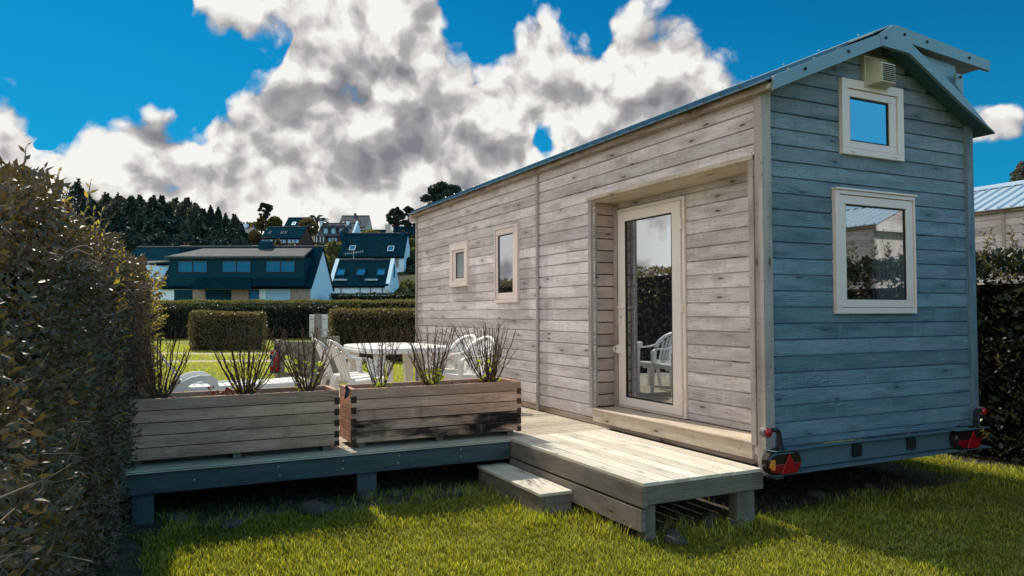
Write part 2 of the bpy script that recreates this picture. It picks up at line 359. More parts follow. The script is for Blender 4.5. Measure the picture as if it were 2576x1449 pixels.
def tag(o, label=None, cat=None, group=None, kind=None):
    if label: o['label'] = label
    if cat: o['category'] = cat
    if group: o['group'] = group
    if kind: o['kind'] = kind
    return o
def empty(name, loc=(0, 0, 0), rz=0., label=None, cat=None, group=None):
    o = bpy.data.objects.new(name, None); COL.objects.link(o); o.location = loc; o.rotation_euler = (0, 0, rz); o.empty_display_size = .2
    return tag(o, label, cat, group)
def kids(o): return [c for c in bpy.data.objects if c.parent == o]
def copy_tree(o, parent=None):
    c = o.copy(); COL.objects.link(c)
    if parent is not None: c.parent = parent
    for ch in kids(o): copy_tree(ch, c)
    return c
def np_mesh(name, verts, faces_flat, nside, mats, parent=None, mi=None, smooth=False):
    """numpy mesh: verts (N,3), faces (M,nside)"""
    me = bpy.data.meshes.new(name); nf = len(faces_flat)
    me.vertices.add(len(verts)); me.vertices.foreach_set('co', np.ascontiguousarray(verts, dtype=np.float32).ravel())
    me.loops.add(nf*nside); me.loops.foreach_set('vertex_index', np.ascontiguousarray(faces_flat, dtype=np.int32).ravel())
    me.polygons.add(nf); me.polygons.foreach_set('loop_start', np.arange(nf, dtype=np.int32)*nside)
    for m in ([mats] if isinstance(mats, str) else mats): me.materials.append(MATS[m])
    if mi is not None: me.polygons.foreach_set('material_index', mi)
    if smooth: me.polygons.foreach_set('use_smooth', np.ones(nf, dtype=bool))
    me.update(calc_edges=True)
    o = bpy.data.objects.new(name, me); COL.objects.link(o)
    if parent is not None: o.parent = parent
    return o
def unit(a): return a/np.maximum(np.linalg.norm(a, axis=1, keepdims=True), 1e-9)
def leaves(name, P, D, Nn, L, W, mat, parent=None, fold=.18, curl=.15):
    """P base points, D growing direction, Nn face normal, L length, W width (arrays)"""
    n = len(P); D = unit(D); X = unit(np.cross(D, Nn)); Z = np.cross(X, D); L = L[:, None]; W = W[:, None]
    mid = P + D*L*.45 - Z*W*fold; tip = P + D*L - Z*L*curl
    V = np.stack([P, mid, P+D*L*.42-X*W*.5, P+D*L*.45+X*W*.5, tip], 1).reshape(-1, 3)
    b = (np.arange(n)*5)[:, None, None]; T = np.array([[0, 1, 2], [2, 1, 4], [0, 3, 1], [1, 3, 4]])[None]
    return np_mesh(name, V, (b+T).reshape(-1, 3), 3, mat, parent)
def quads(name, P, A, B, mat, parent=None):
    n = len(P); V = np.stack([P-A-B, P+A-B, P+A*.7+B, P-A*.7+B], 1).reshape(-1, 3)
    return np_mesh(name, V, (np.arange(n)*4)[:, None]+np.arange(4)[None], 4, mat, parent)
def vnoise(P, s, seed=0):
    """cheap smooth pseudo-noise of points"""
    r = np.random.default_rng(seed); o = np.zeros(len(P))
    for k in range(5):
        w = r.normal(size=3); w = w/np.linalg.norm(w)*s*(1.+.7*k); o += np.sin(P@w+r.uniform(0, 6.28))/(1+.6*k)
    return o/2.2

# ------------------------------------------------------------------ cabin
PITCHB = .1238
def board(mb, ax, a, b, z0, z1, face, out=-1, t=.02, mi=0):
    """one lapped board: runs along ax (0 or 1) from a to b; its face lies at `face` on the other axis"""
    g = .005; c = .007; f = face; k = face - out*t
    poly = [(k, z0), (f-out*.015, z0), (f-out*.015, z0+g+.002), (f, z0+g+c), (f, z1-g*.8), (f-out*.006, z1), (k, z1)]
    mb.prism(poly, ax, a, b, mi) if ax == 1 else mb.prism([(p, q) for p, q in poly], 0, a, b, mi)
def cut(a, b, holes):
    seg = [(a, b)]
    for h0, h1 in holes:
        n = []
        for s0, s1 in seg:
            if h1 <= s0 or h0 >= s1: n.append((s0, s1)); continue
            if h0 > s0: n.append((s0, h0))
            if h1 < s1: n.append((h1, s1))
        seg = n
    return [q for q in seg if q[1]-q[0] > .02]

def window(parent, plane, a0, a1, z0, z1, sash, pane_r, mat='window_frame', pane='pane_glass', axis='x', rail=True, vents=False, name='window'):
    """axis 'x': window in the gable (faces -y); axis 'y': in the long wall (faces -x). sash / pane_r: inner rectangles a0,a1,z0,z1"""
    def bx(mb, u0, u1, d0, d1, w0, w1, mi=0):
        if axis == 'x': mb.box(u0, u1, plane-d1, plane-d0, w0, w1, mi)
        else: mb.box(plane-d1, plane-d0, u0, u1, w0, w1, mi)
    def ring(mb, o, i, d0, d1):
        bx(mb, o[0], o[1], d0, d1, i[3], o[3]); bx(mb, o[0], o[1], d0, d1, o[2], i[2])
        bx(mb, o[0], i[0], d0, d1, i[2], i[3]); bx(mb, i[1], o[1], d0, d1, i[2], i[3])
    m = MB(); ring(m, (a0, a1, z0, z1), sash, -.012, .034); w = m.build(name, mat, parent, bevel=.003)
    m = MB(); g = .004; s_in = (sash[0]+g, sash[1]-g, sash[2]+g, sash[3]-g); ring(m, s_in, pane_r, -.01, .022); m.build('sash', mat, w, bevel=.004)
    m = MB(); q = .012; pr = (pane_r[0]+q, pane_r[1]-q, pane_r[2]+q, pane_r[3]-q); ring(m, pane_r, pr, -.01, .012); m.build('gasket', 'seal', w)
    m = MB(); bx(m, pr[0]-.003, pr[1]+.003, -.01, .004, pr[2]-.003, pr[3]+.003); m.build('pane', pane, w)
    if vents:
        m = MB()
        for f in (.16, .84): u = a0+(a1-a0)*f; bx(m, u-.022, u+.022, .034, .046, z0+.022, z0+.034)
        m.build('drain_cap', 'white_upvc', w, bevel=.002)
    return w

def roof_rib(mb, x0, z0, x1, z1, y, w=.03, h=.03):
    """raised seam running up a slope from (x0,z0) to (x1,z1) at y"""
    d = Vector((x1-x0, 0, z1-z0)).normalized(); n = Vector((-d.z, 0, d.x))
    if n.z < 0: n = -n
    A = Vector((x0, y, z0)); B = Vector((x1, y, z1)); hw = Vector((0, w/2, 0)); ht = Vector((0, w/4, 0)); up = n*h
    P = [A-hw, A+hw, A+ht+up, A-ht+up, B-hw, B+hw, B+ht+up, B-ht+up]; b = len(mb.v); mb.v += [tuple(p) for p in P]
    for q in ((0, 1, 2, 3), (5, 4, 7, 6), (1, 5, 6, 2), (4, 0, 3, 7), (3, 2, 6, 7)): mb.face([b+i for i in q], [(0, 0), (1, 0), (1, 1), (0, 1)])

W_, L_ = 2.50, 7.83; ZB, ZE = .40, 3.21
def slope_sheet(mb, x0, z0, x1, z1, y0, y1, th=.012):
    mb.quad([(x0, y0, z0), (x0, y1, z0), (x1, y1, z1), (x1, y0, z1)]) if x1 < x0 else mb.quad([(x0, y0, z0), (x1, y0, z1), (x1, y1, z1), (x0, y1, z0)])

def long_wall(root, holes, face, out, mat, y1, name='wall'):
    m = MB(); z = ZE-.02; k = 0
    while z > ZB+.02:
        zl = max(z-PITCHB, ZB); hs = [(h[0], h[1]) for h in holes if h[2] < z-.01 and h[3] > zl+.01]
        for s0, s1 in cut(.05, y1, hs):
            for t0, t1 in cut(s0, s1, [(3.505, 3.535)]): board(m, 1, t0+.001, t1-.001, zl, z, face, out, mi=1 if (zl < ZB+.06 and len(mat) > 1) else 0)
        z = zl
    return m.build(name, mat, root)

def cabin(loc, rz, label, group, main=True, length=L_):
    root = empty('wooden_cabin', (0, 0, 0), 0, label, 'cabin', group)
    Y1 = length
    rec = (.11, 2.33, .57, 2.70)
    long_wall(root, [rec] if main else [], 0., -1, ['silver_wood', 'worn_wood'] if main else ['silver_wood'], Y1)
    # gable boards
    def gz(x): return ZE + .445*min(x+.02, W_+.02-x)
    m = MB(); z = 3.187+PITCHB*5
    while z > .53:
        zl = max(z-PITCHB, .53); zm = zl+.03
        if zl >= ZE-.03:
            xa = (zl-ZE)/.445+.07; xb = W_-xa
            if xb-xa > .12: board(m, 0, max(.065, xa), min(2.435, xb), zl, z, 0., -1)
        else:
            for s0, s1 in cut(.065, 2.435, [(.84, 1.63)] if (zl < 2.43 and z > 1.62) else []): board(m, 0, s0, s1, zl, z, 0., -1)
        z = zl
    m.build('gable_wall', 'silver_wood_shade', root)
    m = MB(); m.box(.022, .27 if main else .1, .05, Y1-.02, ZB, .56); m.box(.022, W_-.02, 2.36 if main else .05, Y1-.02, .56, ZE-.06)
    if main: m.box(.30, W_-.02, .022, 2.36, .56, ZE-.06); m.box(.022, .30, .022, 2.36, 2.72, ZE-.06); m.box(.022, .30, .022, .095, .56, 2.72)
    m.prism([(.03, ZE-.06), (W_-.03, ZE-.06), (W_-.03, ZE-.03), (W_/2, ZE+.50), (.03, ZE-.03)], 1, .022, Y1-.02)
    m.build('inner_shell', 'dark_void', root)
    m = MB(); m.box(W_-.018, W_, .06, Y1-.02, ZB, ZE-.02); m.box(.02, W_-.02, Y1-.019, Y1, ZB, ZE+.02); m.prism([(.0, ZE+.021), (W_, ZE+.021), (1.25, 3.80)], 1, Y1-.019, Y1+.001); m.prism([(-.1, 3.10), (W_+.1, 3.10), (W_+.1, 3.14), (1.25, 3.81), (-.1, 3.215)], 1, Y1+.12, Y1+.14); m.build('rear_wall', 'silver_wood', root)
    # posts and joint battens
    for i, (x0, x1, y0, y1, zb, zt) in enumerate([(-.035, 0.0, 0.045, .085, .345, 3.19), (-.03, .065, -.035, .0, .345, 3.20), (W_-.065, W_+.02, -.03, .012, .53, 3.21), (-.03, .02, Y1-.02, Y1+.025, .38, 3.19)]):
        if i == 0: mm = MB().box(-.028, 0.0, .001, .048, .345, 3.19)
        else: mm = MB().box(x0, x1, y0, y1, zb, zt)
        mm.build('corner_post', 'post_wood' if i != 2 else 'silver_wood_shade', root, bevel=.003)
    MB().box(-.026, .0, 3.5, 3.545, ZB, 3.185).build('joint_batten', 'post_wood', root, bevel=.003)
    # roof: ribbed steel sheet on the west slope, dormer on the east side
    ya, yb = -.165, Y1+.16
    m = MB(); XR, ZR = 1.25, 3.835
    sl = lambda x: 3.235+(ZR-3.235)*(x+.12)/(XR+.12)
    m.prism([(-.12, 3.235), (XR, ZR), (XR, ZR-.014), (-.12, 3.221)], 1, ya, yb)
    nr = int((yb-.08)/.2032)+1
    for k in range(nr): roof_rib(m, -.12, 3.235, XR-.06, sl(XR-.06), .086+.2032*k, .035, .028)
    m.build('roof_sheet', 'roof_steel' if main else 'pale_roof_steel', root)
    m = MB(); m.prism([(XR-.2, sl(XR-.2)+.03), (XR, ZR+.035), (XR+.22, ZR+.012), (XR+.22, ZR+.002), (XR, ZR+.022), (XR-.2, sl(XR-.2)+.018)], 1, ya, yb)
    m.build('ridge_cap', 'fascia_steel' if main else 'pale_roof_steel', root)
    k = 0
    while .086+.406*k < yb-.1 and main:
        y = .086+.406*k; k += 1
        for xx, zz in ((XR-.06, ZR+.025), (.5, sl(.5)+.03)): MB().lathe([(.009, 0), (.009, .005), (.004, .009)], 6, M=Matrix.Translation((xx, y, zz))).build('roof_screw', 'screw_metal', root)
    # timber plate under the eave
    m = MB().prism([(-.075, 3.175), (-.002, 3.175), (-.002, 3.268), (-.075, 3.236)], 1, ya+.04, yb-.03); m.build('eave_batten', 'worn_wood', root)
    m = MB(); m.prism([(-.07, 3.216), (1.2, 3.78), (1.2, 3.74), (.0, 3.19), (-.07, 3.18)], 1, ya+.012, -.0); m.build('soffit', 'sill_wood', root)
    # east slope under the dormer
    m = MB(); m.prism([(2.62, 3.14), (1.40, 3.745), (1.40, 3.731), (2.62, 3.126)], 1, ya, yb); m.build('roof_sheet', 'roof_steel', root)
    m = MB(); m.prism([(XR+.0, ZR-.0), (2.56, 3.735), (2.56, 3.72), (XR+.0, ZR-.015)], 1, ya-.004, 3.6)
    m.prism([(1.42, 3.72), (2.13, 3.67), (2.13, 3.40)], 1, ya+.03, 3.5); m.build('dormer', ['fascia_steel'], root)
    # fascia boards (folded steel)
    def fas(poly, nm='fascia', d=.03, y=ya):
        MB().prism(poly, 1, y-d, y-.002).build(nm, 'fascia_steel', root, bevel=.002)
    fas([(-.06, 3.162), (-.06, 3.262), (1.085, 3.757), (1.115, 3.668)])
    fas([(1.078, 3.757), (1.245, 3.858), (1.30, 3.862), (2.515, 3.757), (2.515, 3.663), (1.475, 3.736), (1.44, 3.655), (1.112, 3.668)], d=.034)
    fas([(1.442, 3.66), (1.478, 3.737), (2.14, 3.40), (2.50, 3.158), (2.50, 3.150), (2.13, 3.315)])
    fas([(2.05, 3.47), (2.05, 3.582), (2.142, 3.582), (2.142, 3.404)], 'dormer_trim', d=.026)
    for x, zz in ((.25, 3.355), (.72, 3.56), (1.15, 3.735), (1.38, 3.80), (1.66, 3.785), (2.22, 3.735), (2.09, 3.55)):
        MB().lathe([(.013, 0), (.013, .006), (.006, .012)], 8, M=Matrix.Translation((x, ya-.034, zz)) @ Matrix.Rotation(PI/2, 4, 'X')).build('fascia_screw', 'seal', root)
    if main:
        cabin_details(root)
    else:
        window(root, 0, .744, 1.703, 1.533, 2.518, (.795, 1.69, 1.58, 2.485), (.872, 1.60, 1.645, 2.41))
    root.location = loc; root.rotation_euler = (0, 0, rz)
    return root

def cabin_details(root):
    # windows in the gable
    w = window(root, 0, .744, 1.703, 1.533, 2.518, (.795, 1.69, 1.58, 2.485), (.872, 1.60, 1.645, 2.41), pane='clear_pane'); w['label'] = 'large square window with pale frame'
    m = MB().grid(lambda u, v: Vector((1.26+.36*u, .008+.009*math.sin(u*46)+.003*math.sin(u*19), 1.60+.85*v)), 70, 2); m.build('curtain', 'curtain', w)
    m = MB().box(.735, 1.712, -.052, -.0, 2.519, 2.533); m.build('drip_cap', 'window_frame', w)
    w = window(root, 0, .840, 1.582, 2.810, 3.425, (.915, 1.507, 2.862, 3.35), (.945, 1.415, 2.925, 3.285), vents=True, pane='loft_glass'); w['label'] = 'small square loft window'
    # windows in the long wall
    w = window(root, 0, 5.606, 6.278, 1.930, 2.580, (5.70, 6.17, 2.01, 2.47), (5.74, 6.06, 2.05, 2.43), pane='frosted_glass', axis='y', vents=True); w['label'] = 'small frosted window'
    w = window(root, 0, 4.009, 4.675, 1.674, 2.651, (4.07, 4.66, 1.715, 2.625), (4.16, 4.60, 1.80, 2.55), axis='y'); w['label'] = 'tall narrow window'
    # recess: side lining, back wall, ceiling
    m = MB()
    z = 2.68
    while z > .585:
        zl = max(z-PITCHB, .575); board(m, 0, .046, .25, zl, z, 2.345, -1); z = zl
    m.build('recess_lining', 'recess_wood', root)
    MB().box(.25, .285, 2.28, 2.345, .575, 2.68).build('door_jamb', 'post_wood', root, bevel=.002)
    m = MB(); z = 2.625
    board(m, 1, .10, 2.28, 2.617, 2.70, .28, -1)
    z = 2.615
    while z > .585:
        zl = max(z-PITCHB, .575); board(m, 1, .10, 1.205, zl, z, .28, -1); z = zl
    m.build('recess_wall', 'silver_wood', root)
    MB().box(.002, .30, .10, 2.345, 2.682, 2.70).build('recess_ceiling', 'sill_wood', root)
    MB().box(.0, .30, .06, .10, .575, 2.70).build('recess_lining', 'recess_wood', root)
    # casing
    m = MB().prism([(-.045, 2.735), (-.045, 2.70), (.03, 2.683), (.03, 2.758)], 1, .055, 2.385); m.build('recess_casing', 'sill_wood', root, bevel=.003)
    MB().box(-.03, .045, 2.334, 2.388, .576, 2.70).build('recess_casing', 'post_wood', root, bevel=.003)
    MB().box(-.035, .03, .055, .108, .552, 2.735).build('recess_casing', 'post_wood', root, bevel=.003)
    m = MB().box(-.028, .285, .11, 2.33, .556, .574); m.build('door_sill', 'sill_wood', root, bevel=.003)
    m = MB().box(-.020, .02, .112, 2.328, .440, .554); m.build('kick_board', 'sill_wood', root, bevel=.002)
    m = MB().box(-.012, .02, .112, 2.328, .402, .436); m.build('kick_board', 'worn_wood', root, bevel=.002)
    # door: frame, leaf, pane, furniture  (outer face x = .26)
    m = MB(); y0, y1, z0, z1 = 1.215, 2.275, .582, 2.612
    m.box(.262, .30, y0, y0+.035, z0, z1); m.box(.262, .30, y1-.03, y1, z0, z1); m.box(.262, .30, y0+.035, y1-.03, z1-.035, z1); m.box(.262, .30, y0+.035, y1-.03, z0, z0+.02)
    m.build('door_frame', 'white_upvc', root, bevel=.003)
    m = MB(); a0, a1, b0, b1 = y0+.04, y1-.033, z0+.024, z1-.04; pa0, pa1, pb0, pb1 = 1.375, 2.125, .69, 2.475
    m.box(.243, .285, a0, pa0, b0, b1); m.box(.243, .285, pa1, a1, b0, b1); m.box(.243, .285, pa0, pa1, pb1, b1); m.box(.243, .285, pa0, pa1, b0, pb0)
    door = m.build('door', 'white_upvc', root, bevel=.005)
    m = MB(); q = .012
    m.box(.247, .28, pa0, pa0+q, pb0, pb1); m.box(.247, .28, pa1-q, pa1, pb0, pb1); m.box(.247, .28, pa0+q, pa1-q, pb1-q, pb1); m.box(.247, .28, pa0+q, pa1-q, pb0, pb0+q); m.build('gasket', 'seal', door)
    MB().box(.258, .275, pa0+.008, pa1-.008, pb0+.008, pb1-.008).build('pane', 'pane_glass', door)
    m = MB().box(.236, .243, 2.165, 2.20, 1.44, 1.68); m.tube([(.243, 2.183, 1.60), (.195, 2.183, 1.60), (.19, 2.17, 1.60), (.19, 2.06, 1.60)], .009, 8); m.build('handle', 'white_upvc', door, bevel=.002)
    MB().box(.234, .2365, 2.178, 2.188, 1.485, 1.515).build('keyhole', 'seal', door)
    for zc in (.80, 1.60, 2.36):
        m = MB().box(.236, .262, 1.235, 1.262, zc-.055, zc+.055); m.box(.238, .243, 1.262, 1.30, zc-.05, zc-.01); m.box(.232, .25, 1.225, 1.262, zc-.003, zc+.003); m.build('hinge', 'white_upvc', door, bevel=.003)
    m = MB().box(.215, .243, 2.205, 2.245, 1.13, 1.215); m.box(.205, .22, 2.215, 2.285, 1.145, 1.155); m.box(.205, .22, 2.215, 2.285, 1.19, 1.20); m.box(.205, .22, 2.275, 2.285, 1.155, 1.19); m.build('latch', 'white_plastic', door, bevel=.002)
    # vent cowl
    m = MB()
    x0, x1, zb, zt, d = 1.10, 1.372, 3.375, 3.640, .035
    m.box(x0, x1, -d-.005, -.0, zb, zt)
    fx0, fx1, fz0, fz1, fy = 1.155, 1.317, 3.40, 3.555, -.155
    P = [(x0+.012, -d, zb+.012), (x1-.012, -d, zb+.012), (x1-.012, -d, zt-.012), (x0+.012, -d, zt-.012), (fx0, fy, fz0), (fx1, fy, fz0), (fx1, fy, fz1), (fx0, fy, fz1)]
    b = len(m.v); m.v += P
    for q in ((0, 4, 7, 3), (1, 2, 6, 5), (2, 3, 7, 6), (0, 1, 5, 4), (4, 5, 6, 7)): m.face([b+i for i in q], [(0, 0), (.1, 0), (.1, .1), (0, .1)])
    v = m.build('vent', 'vent_plastic', root, bevel=.003)
    m = MB()
    for k in range(9): zc = 3.413+k*.0155; m.box(fx0+.012, fx1-.012, fy-.006, fy-.001, zc, zc+.006)
    m.build('louvre', 'seal', v)
    # chassis beam: folded galvanised channel
    m = MB(); m.box(-.035, 2.47, -.035, -.012, .375, .522); m.prism([(-.115, .356), (-.0, .362), (-.0, .368), (-.115, .362)], 0, -.035, 2.55); m.prism([(-.135, .534), (-.002, .530), (-.002, .536), (-.135, .540)], 0, -.035, .30); m.prism([(-.135, .534), (-.002, .530), (-.002, .536), (-.135, .540)], 0, 2.05, 2.50)
    m.prism([(-.08, .524), (-.002, .524), (-.002, .529), (-.08, .529)], 0, .30, 2.05)
    m.box(.1, .18, 0, L_-.1, .30, .375); m.box(2.3, 2.38, 0, L_-.1, .30, .375)
    for y in (1.5, 3.0, 4.5, 6.0): m.box(.18, 2.3, y, y+.06, .30, .372)
    m.build('chassis_beam', 'galvanised', root, bevel=.002)
    for y in (2.9, 4.1):
        for x in (.62, 2.0):
            Mx = Matrix.Translation((x, y, .30)) @ Matrix.Rotation(PI/2, 4, 'Y')
            wh = MB().lathe([(.18, -.08), (.27, -.085), (.30, -.05), (.30, .05), (.27, .085), (.18, .08)], 24, M=Mx).build('wheel', 'black_plastic', root, smooth=True)
            MB().lathe([(.03, -.06), (.18, -.07), (.18, .07), (.03, .06)], 16, M=Mx).build('rim', 'galvanised', wh)
    def stadium(xc, zc, hw, hh, n=8, s=1.):
        hw *= s; hh *= s; r = hh*.98; P = []
        for sx, a0 in ((1, -PI/2), (-1, PI/2)):
            for k in range(n+1): a = a0+PI*k/n; P.append((xc+sx*(hw-r)+r*math.cos(a), zc+r*math.sin(a)))
        return P
    def tail(xc, zc, sgn):
        m = MB(); m.prism(stadium(xc, zc, .172, .083), 1, -.115, -.036)
        body = m.build('tail_light', 'lamp_smoke', root, bevel=.018, angle=.9)
        # lens: red lower half with domed front
        P = [p for p in stadium(xc, zc, .160, .072, 10) if p[1] <= zc-.008]; xs = [p[0] for p in P]; P = sorted(P, key=lambda p: math.atan2(p[1]-zc, p[0]-xc)); P += [(max(xs), zc-.006), (min(xs), zc-.006)]
        m = MB().prism(P, 1, -.121, -.110); m.build('red_lens', 'lamp_dark_red', body, bevel=.004)
        tx = xc+.03*sgn if sgn < 0 else xc+.045
        tx = xc+.035
        MB().prism([(tx-.085, zc-.078), (tx+.085, zc-.078), (tx, zc+.072)], 1, -.127, -.1215).build('reflector', 'lamp_red', body, bevel=.002)
        if sgn > 0: MB().prism([(xc-.158, zc-.02), (xc-.13, zc-.045), (xc-.105, zc-.045), (xc-.105, zc+.03), (xc-.14, zc+.03)], 1, -.124, -.1105).build('amber_lens', 'lamp_amber', body, bevel=.002)
        ax = xc-.045 if sgn > 0 else xc+.10; lx = ax-.12 if sgn > 0 else ax+.10
        m = MB().tube([(ax+.01, -.10, .54), (ax+.005, -.10, .62), (ax-.005*sgn, -.10, .672), (ax-.03*sgn, -.102, .692), (ax-.07*sgn, -.105, .690)], [.026, .020, .018, .017, .016], 10)
        m.lathe([(.045, 0), (.045, .008)], 14, M=Matrix.Translation((ax+.01, -.085, .5405))); arm = m.build('lamp_arm', 'black_plastic', body, smooth=False)
        Mx = Matrix.Translation((lx, -.09, .678)) @ Matrix.Rotation(PI/2, 4, 'X')
        MB().lathe([(.034, -.03), (.038, -.02), (.038, .018), (.036, .022), (.034, .022)], 20, M=Mx).build('lamp_ring', 'rubber', body, smooth=False)
        MB().lathe([(.033, .020), (.031, .034), (.022, .044), (.008, .048)], 20, M=Mx).build('marker_lens', 'lamp_red', body, smooth=True)
        return body
    tail(.078, .447, 1)['label'] = 'left tail light with red triangle and horn lamp'; tail(2.245, .455, -1)['label'] = 'right tail light with red triangle'
    for xc in (.918, 1.57):
        MB().prism([(xc-.048, .41), (xc+.048, .41), (xc+.048, .498), (xc+.02, .508), (xc-.048, .506)], 1, -.062, -.036).build('rear_lamp', 'black_plastic', root, bevel=.006)

cabin((0, 0, 0), 0, 'weathered silver timber cabin on a trailer chassis with recessed glass door and blue steel roof', None)
cabin((8.5, -.35, 0), 0, 'timber cabin beyond the right hand hedge with pale ribbed roof', None, main=False, length=6.9)
cabin((8.5, -12.9, 0), 0, 'pale timber cabin reflected in the large gable window', None, main=False, length=7.3)

# ------------------------------------------------------------------ deck
DZ = .4055
deck = empty('timber_deck', (0, 0, 0), 0, 'raised weathered timber deck running along the cabin wall under the planters', 'deck')
m = MB(); nb = 8; w = 1.07/nb
for k in range(nb): x0 = -1.135+k*w; m.box(x0+.0045, x0+w-.0045, -.032-.006*random.random(), 2.02, DZ-.026, DZ-.0005*random.random(), along=1)
m.build('deck_board', 'deck_wood', deck, bevel=.0025)
m = MB(); y = 2.022
while y < 7.3:
    x0 = -4.27
    for a, b in ((x0, -2.2-.4*(int(y*10) % 2)), (-2.2-.4*(int(y*10) % 2), -.002)): m.box(a+.002, b-.002, y+.003, y+.131, DZ-.027, DZ-.001-.0006*random.random(), along=0)
    y += .136
m.box(-4.27, -1.137, 1.958, 2.02, DZ-.03, DZ-.003, along=0)
m.build('deck_board', 'deck_ribbed', deck, bevel=.003)
m = MB(); m.box(-1.132, -1.092, -.03, 2.0, .238, DZ-.03, along=1); m.box(-1.132, -1.092, -.01, 2.0, .072, .222, along=1)
m.box(-1.091, -.055, -.03, .008, .255, DZ-.03, along=0)
m.build('fascia_board', 'fascia_wood', deck, bevel=.004)
MB().box(-4.27, -1.137, 1.975, 2.015, .222, DZ-.034, along=0).build('fascia_board', 'fascia_shade', deck, bevel=.004)
m = MB()
for y in (.55, 1.1, 1.6): m.box(-1.09, -.06, y, y+.045, .26, DZ-.028, along=0)
for x in (-3.9, -3.2, -2.6, -1.9, -1.2, -.5): m.box(x, x+.045, 2.02, 7.2, .24, DZ-.03, along=1)
m.build('joist', 'fascia_wood', deck)
for x0, x1, y0, y1, zt in ((-1.09, -1.0, .01, .10, .25), (-.27, -.10, .012, .10, .256), (-1.09, -1.0, 1.85, 1.94, .30), (-.2, -.1, 1.85, 1.94, .30), (-2.53, -2.365, 2.016, 2.10, .24), (-4.2, -4.05, 2.02, 2.10, .24), (-2.5, -2.4, 4.5, 4.6, .3), (-4.2, -4.1, 4.5, 4.6, .3), (-4.2, -4.1, 7.1, 7.2, .3), (-2.5, -2.4, 7.1, 7.2, .3)):
    MB().box(x0, x1, y0, y1, -.03, zt, along=2).build('post', 'fascia_wood' if x0 > -2 else 'fascia_shade', deck, bevel=.004)
for x, zz in ((-3.78, .30), (-3.17, .34), (-3.16, .27), (-2.66, .34), (-2.66, .275), (-2.18, .34), (-2.19, .28), (-1.62, .345), (-1.62, .285)):
    MB().lathe([(.008, 0), (.008, .003)], 8, M=Matrix.Translation((x, 1.9745, zz)) @ Matrix.Rotation(PI/2, 4, 'X')).build('screw', 'screw_metal', deck)
o = MB().box(-4.75, -4.30, 1.65, 1.95, -.02, .14).build('concrete_block', 'concrete', None, bevel=.01); tag(o, 'half buried concrete block at the left end of the deck beside the hedge', 'block')

step = empty('wooden_step', (0, 0, 0), 0, 'low wooden step standing on the grass against the deck corner', 'step')
m = MB()
for k in range(2): m.box(-1.425+k*.142, -1.425+k*.142+.138, .865, 2.07, .147, .172, along=1)
m.build('tread', 'deck_wood', step, bevel=.003)
m = MB().box(-1.415, -1.38, .875, 2.06, .0, .146, along=1); m.box(-1.38, -1.145, .875, .905, .0, .146, along=0); m.box(-1.38, -1.145, 2.03, 2.06, .0, .146, along=0); m.build('side_board', 'fascia_wood', step, bevel=.003)

# ------------------------------------------------------------------ planters
def planter(x0, x1, label, rot):
    y0, y1, zb, zt = 2.09, 2.53, .449, .909; root = empty('wooden_planter', ((x0+x1)/2, (y0+y1)/2, zb), 0, label, 'planter', 'slatted planters on the deck edge')
    off = Vector((-(x0+x1)/2, -(y0+y1)/2, -zb))
    T = Matrix.Translation(off); n = 5; h = (zt-zb)/n
    m = MB()
    for k in range(n):
        a, b = zb+k*h+.003, zb+(k+1)*h-.003; e = random.uniform(-.0015, .0015)
        m.box(x0, x1, y0+e, y0+.035+e, a, b, 1 if (rot and k <= 1) else 0, M=T, along=0)
    m.build('front_board', ['planter_wood', 'planter_rot'], root, bevel=.004)
    m = MB()
    for k in range(n): a, b = zb+k*h+.0015, zb+(k+1)*h-.0015; m.box(x0, x1, y1-.035, y1, a, b, M=T, along=0)
    m.build('back_board', 'planter_wood', root, bevel=.004)
    for xa, xb in ((x0+.001, x0+.035), (x1-.035, x1-.001)):
        m = MB()
        for k in range(n): m.box(xa, xb, y0+.037, y1-.037, zb+k*h+.0015, zb+(k+1)*h-.0015, M=T, along=1)
        m.build('end_board', 'planter_wood', root, bevel=.004)
    for k in range(n):
        zc = zb+k*h+(0 if k else .012); a, b = zc-h*.29, zc+h*.29
        if k == 0: a = zb-.006
        for xa, xb in ((x0-.002, x0+.040), (x1-.040, x1+.002)): MB().box(xa, xb, y0-.003, y0+.03, a, b, M=T).build('joint_end', 'end_grain', root)
    for f in (.06, .5, .94): xc = x0+(x1-x0)*f; MB().box(xc-.03, xc+.03, y0+.03, y1-.03, DZ+.001, zb, M=T).build('foot', 'fascia_wood', root)
    m = MB(); m.box(x0+.04, x1-.04, y0+.04, y1-.04, zb+.02, .868, M=T)
    m.build('soil', 'soil', root)
    N = 420; P = np.stack([rng.uniform(x0+.05, x1-.05, N)+off.x, rng.uniform(y0+.05, y1-.05, N)+off.y, np.full(N, .872)+off.z+rng.uniform(0, .012, N)], 1)
    D = unit(rng.normal(size=(N, 3))*[1, 1, .25]); leaves('bark_chips', P, D, rng.normal(size=(N, 3))*.3+[0, 0, 1], rng.uniform(.02, .06, N), rng.uniform(.008, .02, N), 'bark_chip', root, .1)['kind'] = 'stuff'
    return root
planter(-4.26, -2.665, 'left slatted wooden planter with clean brown boards next to the big hedge', False)
planter(-2.56, -.965, 'right slatted wooden planter with blackened rotten lower boards', True)
o = MB().tube([(-2.60, 2.13, .93), (-2.585, 2.11, .90), (-2.60, 2.10, .86), (-2.61, 2.12, .83)], [.012, .02, .018, .006], 6).build('plastic_scrap', 'black_film', None)
tag(o, 'black plastic liner scrap poking out between the two planters', 'plastic scrap')

